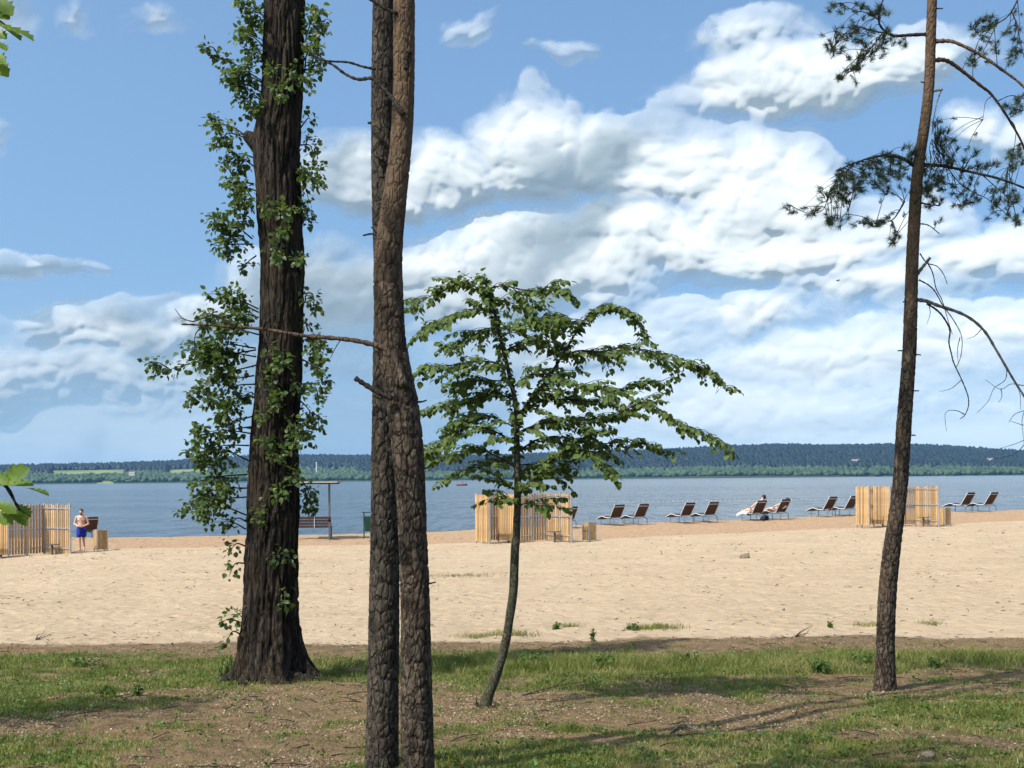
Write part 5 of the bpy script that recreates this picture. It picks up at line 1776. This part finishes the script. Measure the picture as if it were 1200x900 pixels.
def rosettes(x, y, seed, nl, size, m, name, label):
    """low broad-leaved weeds"""
    r = np.random.default_rng(seed); n = len(x)
    X = np.repeat(x, nl) + r.normal(0, .02, n * nl); Y = np.repeat(y, nl) + r.normal(0, .02, n * nl); Z = ground_z(X, Y)
    hgt = np.repeat(r.uniform(.2, 1.0, n), nl)
    a = r.uniform(0, 6.283, n * nl); up = r.uniform(.1, 1.4, n * nl) * (0.4 + hgt)
    d = np.stack([np.cos(a), np.sin(a), up], -1)
    sz = r.uniform(*size, n * nl)
    p = np.stack([X, Y, Z + r.uniform(0, .06, n * nl) * hgt], -1)
    v, f = leaves(p, d, np.stack([r.normal(0, .4, n * nl), r.normal(0, .4, n * nl), np.ones(n * nl)], -1), sz)
    ob = link(name, mesh_np(name, v, f), m)
    tag(ob, label, 'weeds', kind='stuff')


build_grass()
x, y = sample(15000, lambda x, y: sstep(grass_field(x, y), .2, .9) * 0.38 + .035, -9, 9, 8.4, 18.0, 211)
rosettes(x, y, 212, 6, (.014, .036), m_weed, 'weeds', 'low broad leaved weeds scattered through the lawn')


def build_litter():
    r = np.random.default_rng(221)
    x, y = sample(110000, lambda x, y: np.clip(.75 - grass_field(x, y) * .9, .1, 1) * sstep(fbm(x * 1.2, y * 1.2, 3, 222), .35, .65) + .06, -9, 9, 8.2, 18.4, 223)
    n = len(x); p = np.stack([x, y, ground_z(x, y) + r.uniform(.002, .012, n)], -1)
    a = r.uniform(0, 6.283, n)
    d = np.stack([np.cos(a), np.sin(a), r.normal(0, .35, n)], -1); up = np.stack([r.normal(0, .5, n), r.normal(0, .5, n), np.ones(n)], -1)
    T = leaf_template([(0, .05, 0, 0), (.5, .34, .03, .10), (1, .03, -.02, -.02)])
    v, f = leaves(p, d, up, r.uniform(.008, .028, n), T)
    ob = link('leaf_litter', mesh_np('leaf_litter', v, f), m_litter)
    tag(ob, 'dry leaves and chips strewn on the dirt', 'leaf litter', kind='stuff')
    # bits of driftwood and dry weed on the sand
    n = 5200
    y = 18.6 + 38 * r.random(n) ** 1.25; x = r.uniform(-.44, .44, n) * y
    k = (r.random(n) < sstep(fbm(x * .5, y * .9, 4, 224), .45, .68) + .08 + np.exp(-(y - 18.7) / .6))
    x, y = x[k], y[k]; n = len(x)
    p = np.stack([x, y, ground_z(x, y) + .008], -1); a = r.uniform(0, 6.283, n)
    d = np.stack([np.cos(a), np.sin(a), r.normal(0, .2, n)], -1); up = np.stack([r.normal(0, .4, n), r.normal(0, .4, n), np.ones(n)], -1)
    T = leaf_template([(0, .05, .02, 0), (.5, .13, .06, .0), (1, .03, .02, 0)])
    v, f = leaves(p, d, up, r.uniform(.03, .11, n) * (.6 + y / 50), T)
    ob = link('beach_litter', mesh_np('beach_litter', v, f), m_twig)
    tag(ob, 'scraps of bark and dry weed on the sand', 'litter', kind='stuff')


build_litter()


def build_sticks():
    r = np.random.default_rng(231)
    mb = MB()
    for i in range(420):
        y = r.uniform(8.6, 18.5); x = r.uniform(-.43, .43) * y
        if grass_field(np.array([x]), np.array([y]))[0] > .5: continue
        L = r.uniform(.06, .32); a = r.uniform(0, 6.283); z = float(ground_z(x, y)) + .008
        p = Vector((x, y, z)); e = p + Vector((math.cos(a) * L, math.sin(a) * L, r.uniform(0, .03)))
        mb.tube([p, p.lerp(e, .5) + Vector((r.normal(0, .015), r.normal(0, .015), .008)), e], [.005, .004, .002], 4)
    o = mb.build('stick_litter', m_twig)
    tag(o, 'short dry sticks strewn over the bare dirt', 'sticks', kind='stuff')


build_sticks()


def plant(px, D, kind, n, h, spread, label):
    h *= .7; spread *= .8
    g = on_ground(px, D)
    root = empty('weed_plant' if kind != 'tuft' else 'grass_tuft', g, 0, label, 'plant')
    r = np.random.default_rng(int(px * 7 + D * 100))
    if kind == 'tuft':
        n = n * 3; x = g.x + r.normal(0, spread, n); y = g.y + r.normal(0, spread * .5, n)
        v, f = blades(x, y, r.uniform(.5, 1.1, n) * h, r.uniform(.003, .006, n), 5, .8)
        attach(link('blades', mesh_np('blades', v, f), m_grass), root)['kind'] = 'stuff'
    else:
        pts, dirs, ups, sz = [], [], [], []
        for i in range(n):
            a = r.uniform(0, 6.283); q = Vector((r.normal(0, spread * .4), r.normal(0, spread * .3), 0)); e = q + Vector((math.cos(a) * spread * r.uniform(.2, .9), math.sin(a) * spread * .6, h * r.uniform(.5, 1.05)))
            mb = MB(); c = cat_rom([q, q.lerp(e, .5) + Vector((0, 0, h * .08)), e], 4); mb.tube(c, .004, 4); mb.build('stem', m_weed, root)
            for k in range(11):
                t_ = r.uniform(.1, 1.0); w = q.lerp(e, t_) + Vector(r.normal(0, .012, 3)); d = Vector(r.normal(0, 1, 3)) + Vector((0, 0, .3))
                pts.append(tuple(w + g)); dirs.append(tuple(d)); ups.append(tuple(Vector((0, 0, 1)) + Vector(r.normal(0, .4, 3)))); sz.append(r.uniform(.02, .048))
        foliage_object('foliage', pts, dirs, ups, sz, m_weed, root)


PL = [(600, 19.6, 'tuft', 90, .16, .22, 'grass tuft on sand just right of the linden trunk'), (560, 19.5, 'tuft', 90, .10, .22, 'flat grass tuft on sand just left of the linden trunk'),
      (650, 20.6, 'bush', 9, .13, .09, 'small round weed on the sand right of the linden'), (665, 20.8, 'tuft', 40, .12, .14, 'thin grass tuft beside the small round weed'),
      (740, 20.4, 'bush', 9, .16, .14, 'leafy weed at the left end of the grassy clump on sand'), (768, 20.4, 'tuft', 150, .14, .26, 'wide grass clump on the sand edge at the middle'),
      (693, 18.4, 'bush', 5, .30, .05, 'tall thin weed standing at the lawn edge right of the linden'), (1018, 20.6, 'tuft', 60, .10, .18, 'grass tuft on sand just left of the right pine'),
      (1090, 20.8, 'tuft', 40, .10, .14, 'lone small grass tuft on sand right of the right pine'), (972, 20.4, 'bush', 5, .16, .08, 'dark weed on the sand left of the right pine'),
      (1095, 14.9, 'bush', 14, .18, .16, 'round bright green weed on the dirt right of the right pine'), (1006, 15.2, 'bush', 16, .26, .16, 'bushy weed in the grass left of the right pine'),
      (958, 14.6, 'bush', 18, .22, .20, 'broad weed clump in the grass left of the bushy weed'), (128, 12.9, 'bush', 6, .16, .12, 'dark seedling in shade at the left, nearer the edge'), (160, 13.1, 'bush', 7, .18, .07, 'dark upright seedling in shade left of the poplar'),
      (95, 16.4, 'bush', 14, .15, .25, 'low dark weed clump at the far left lawn edge'), (262, 14.8, 'bush', 9, .38, .10, 'leafy sucker growing at the left foot of the poplar'), (800, 15.8, 'bush', 12, .24, .22, 'broad weed in the lush grass right of the linden'),
      (700, 15.6, 'bush', 14, .22, .3, 'lush weed in the grass under the middle beach'), (620, 15.8, 'bush', 14, .26, .3, 'lush weed patch just right of the linden trunk'),
      (540, 19.0 + 14, 'tuft', 160, .10, .9, 'flat grass streak on sand left of the linden trunk')]
for a in PL: plant(*a)
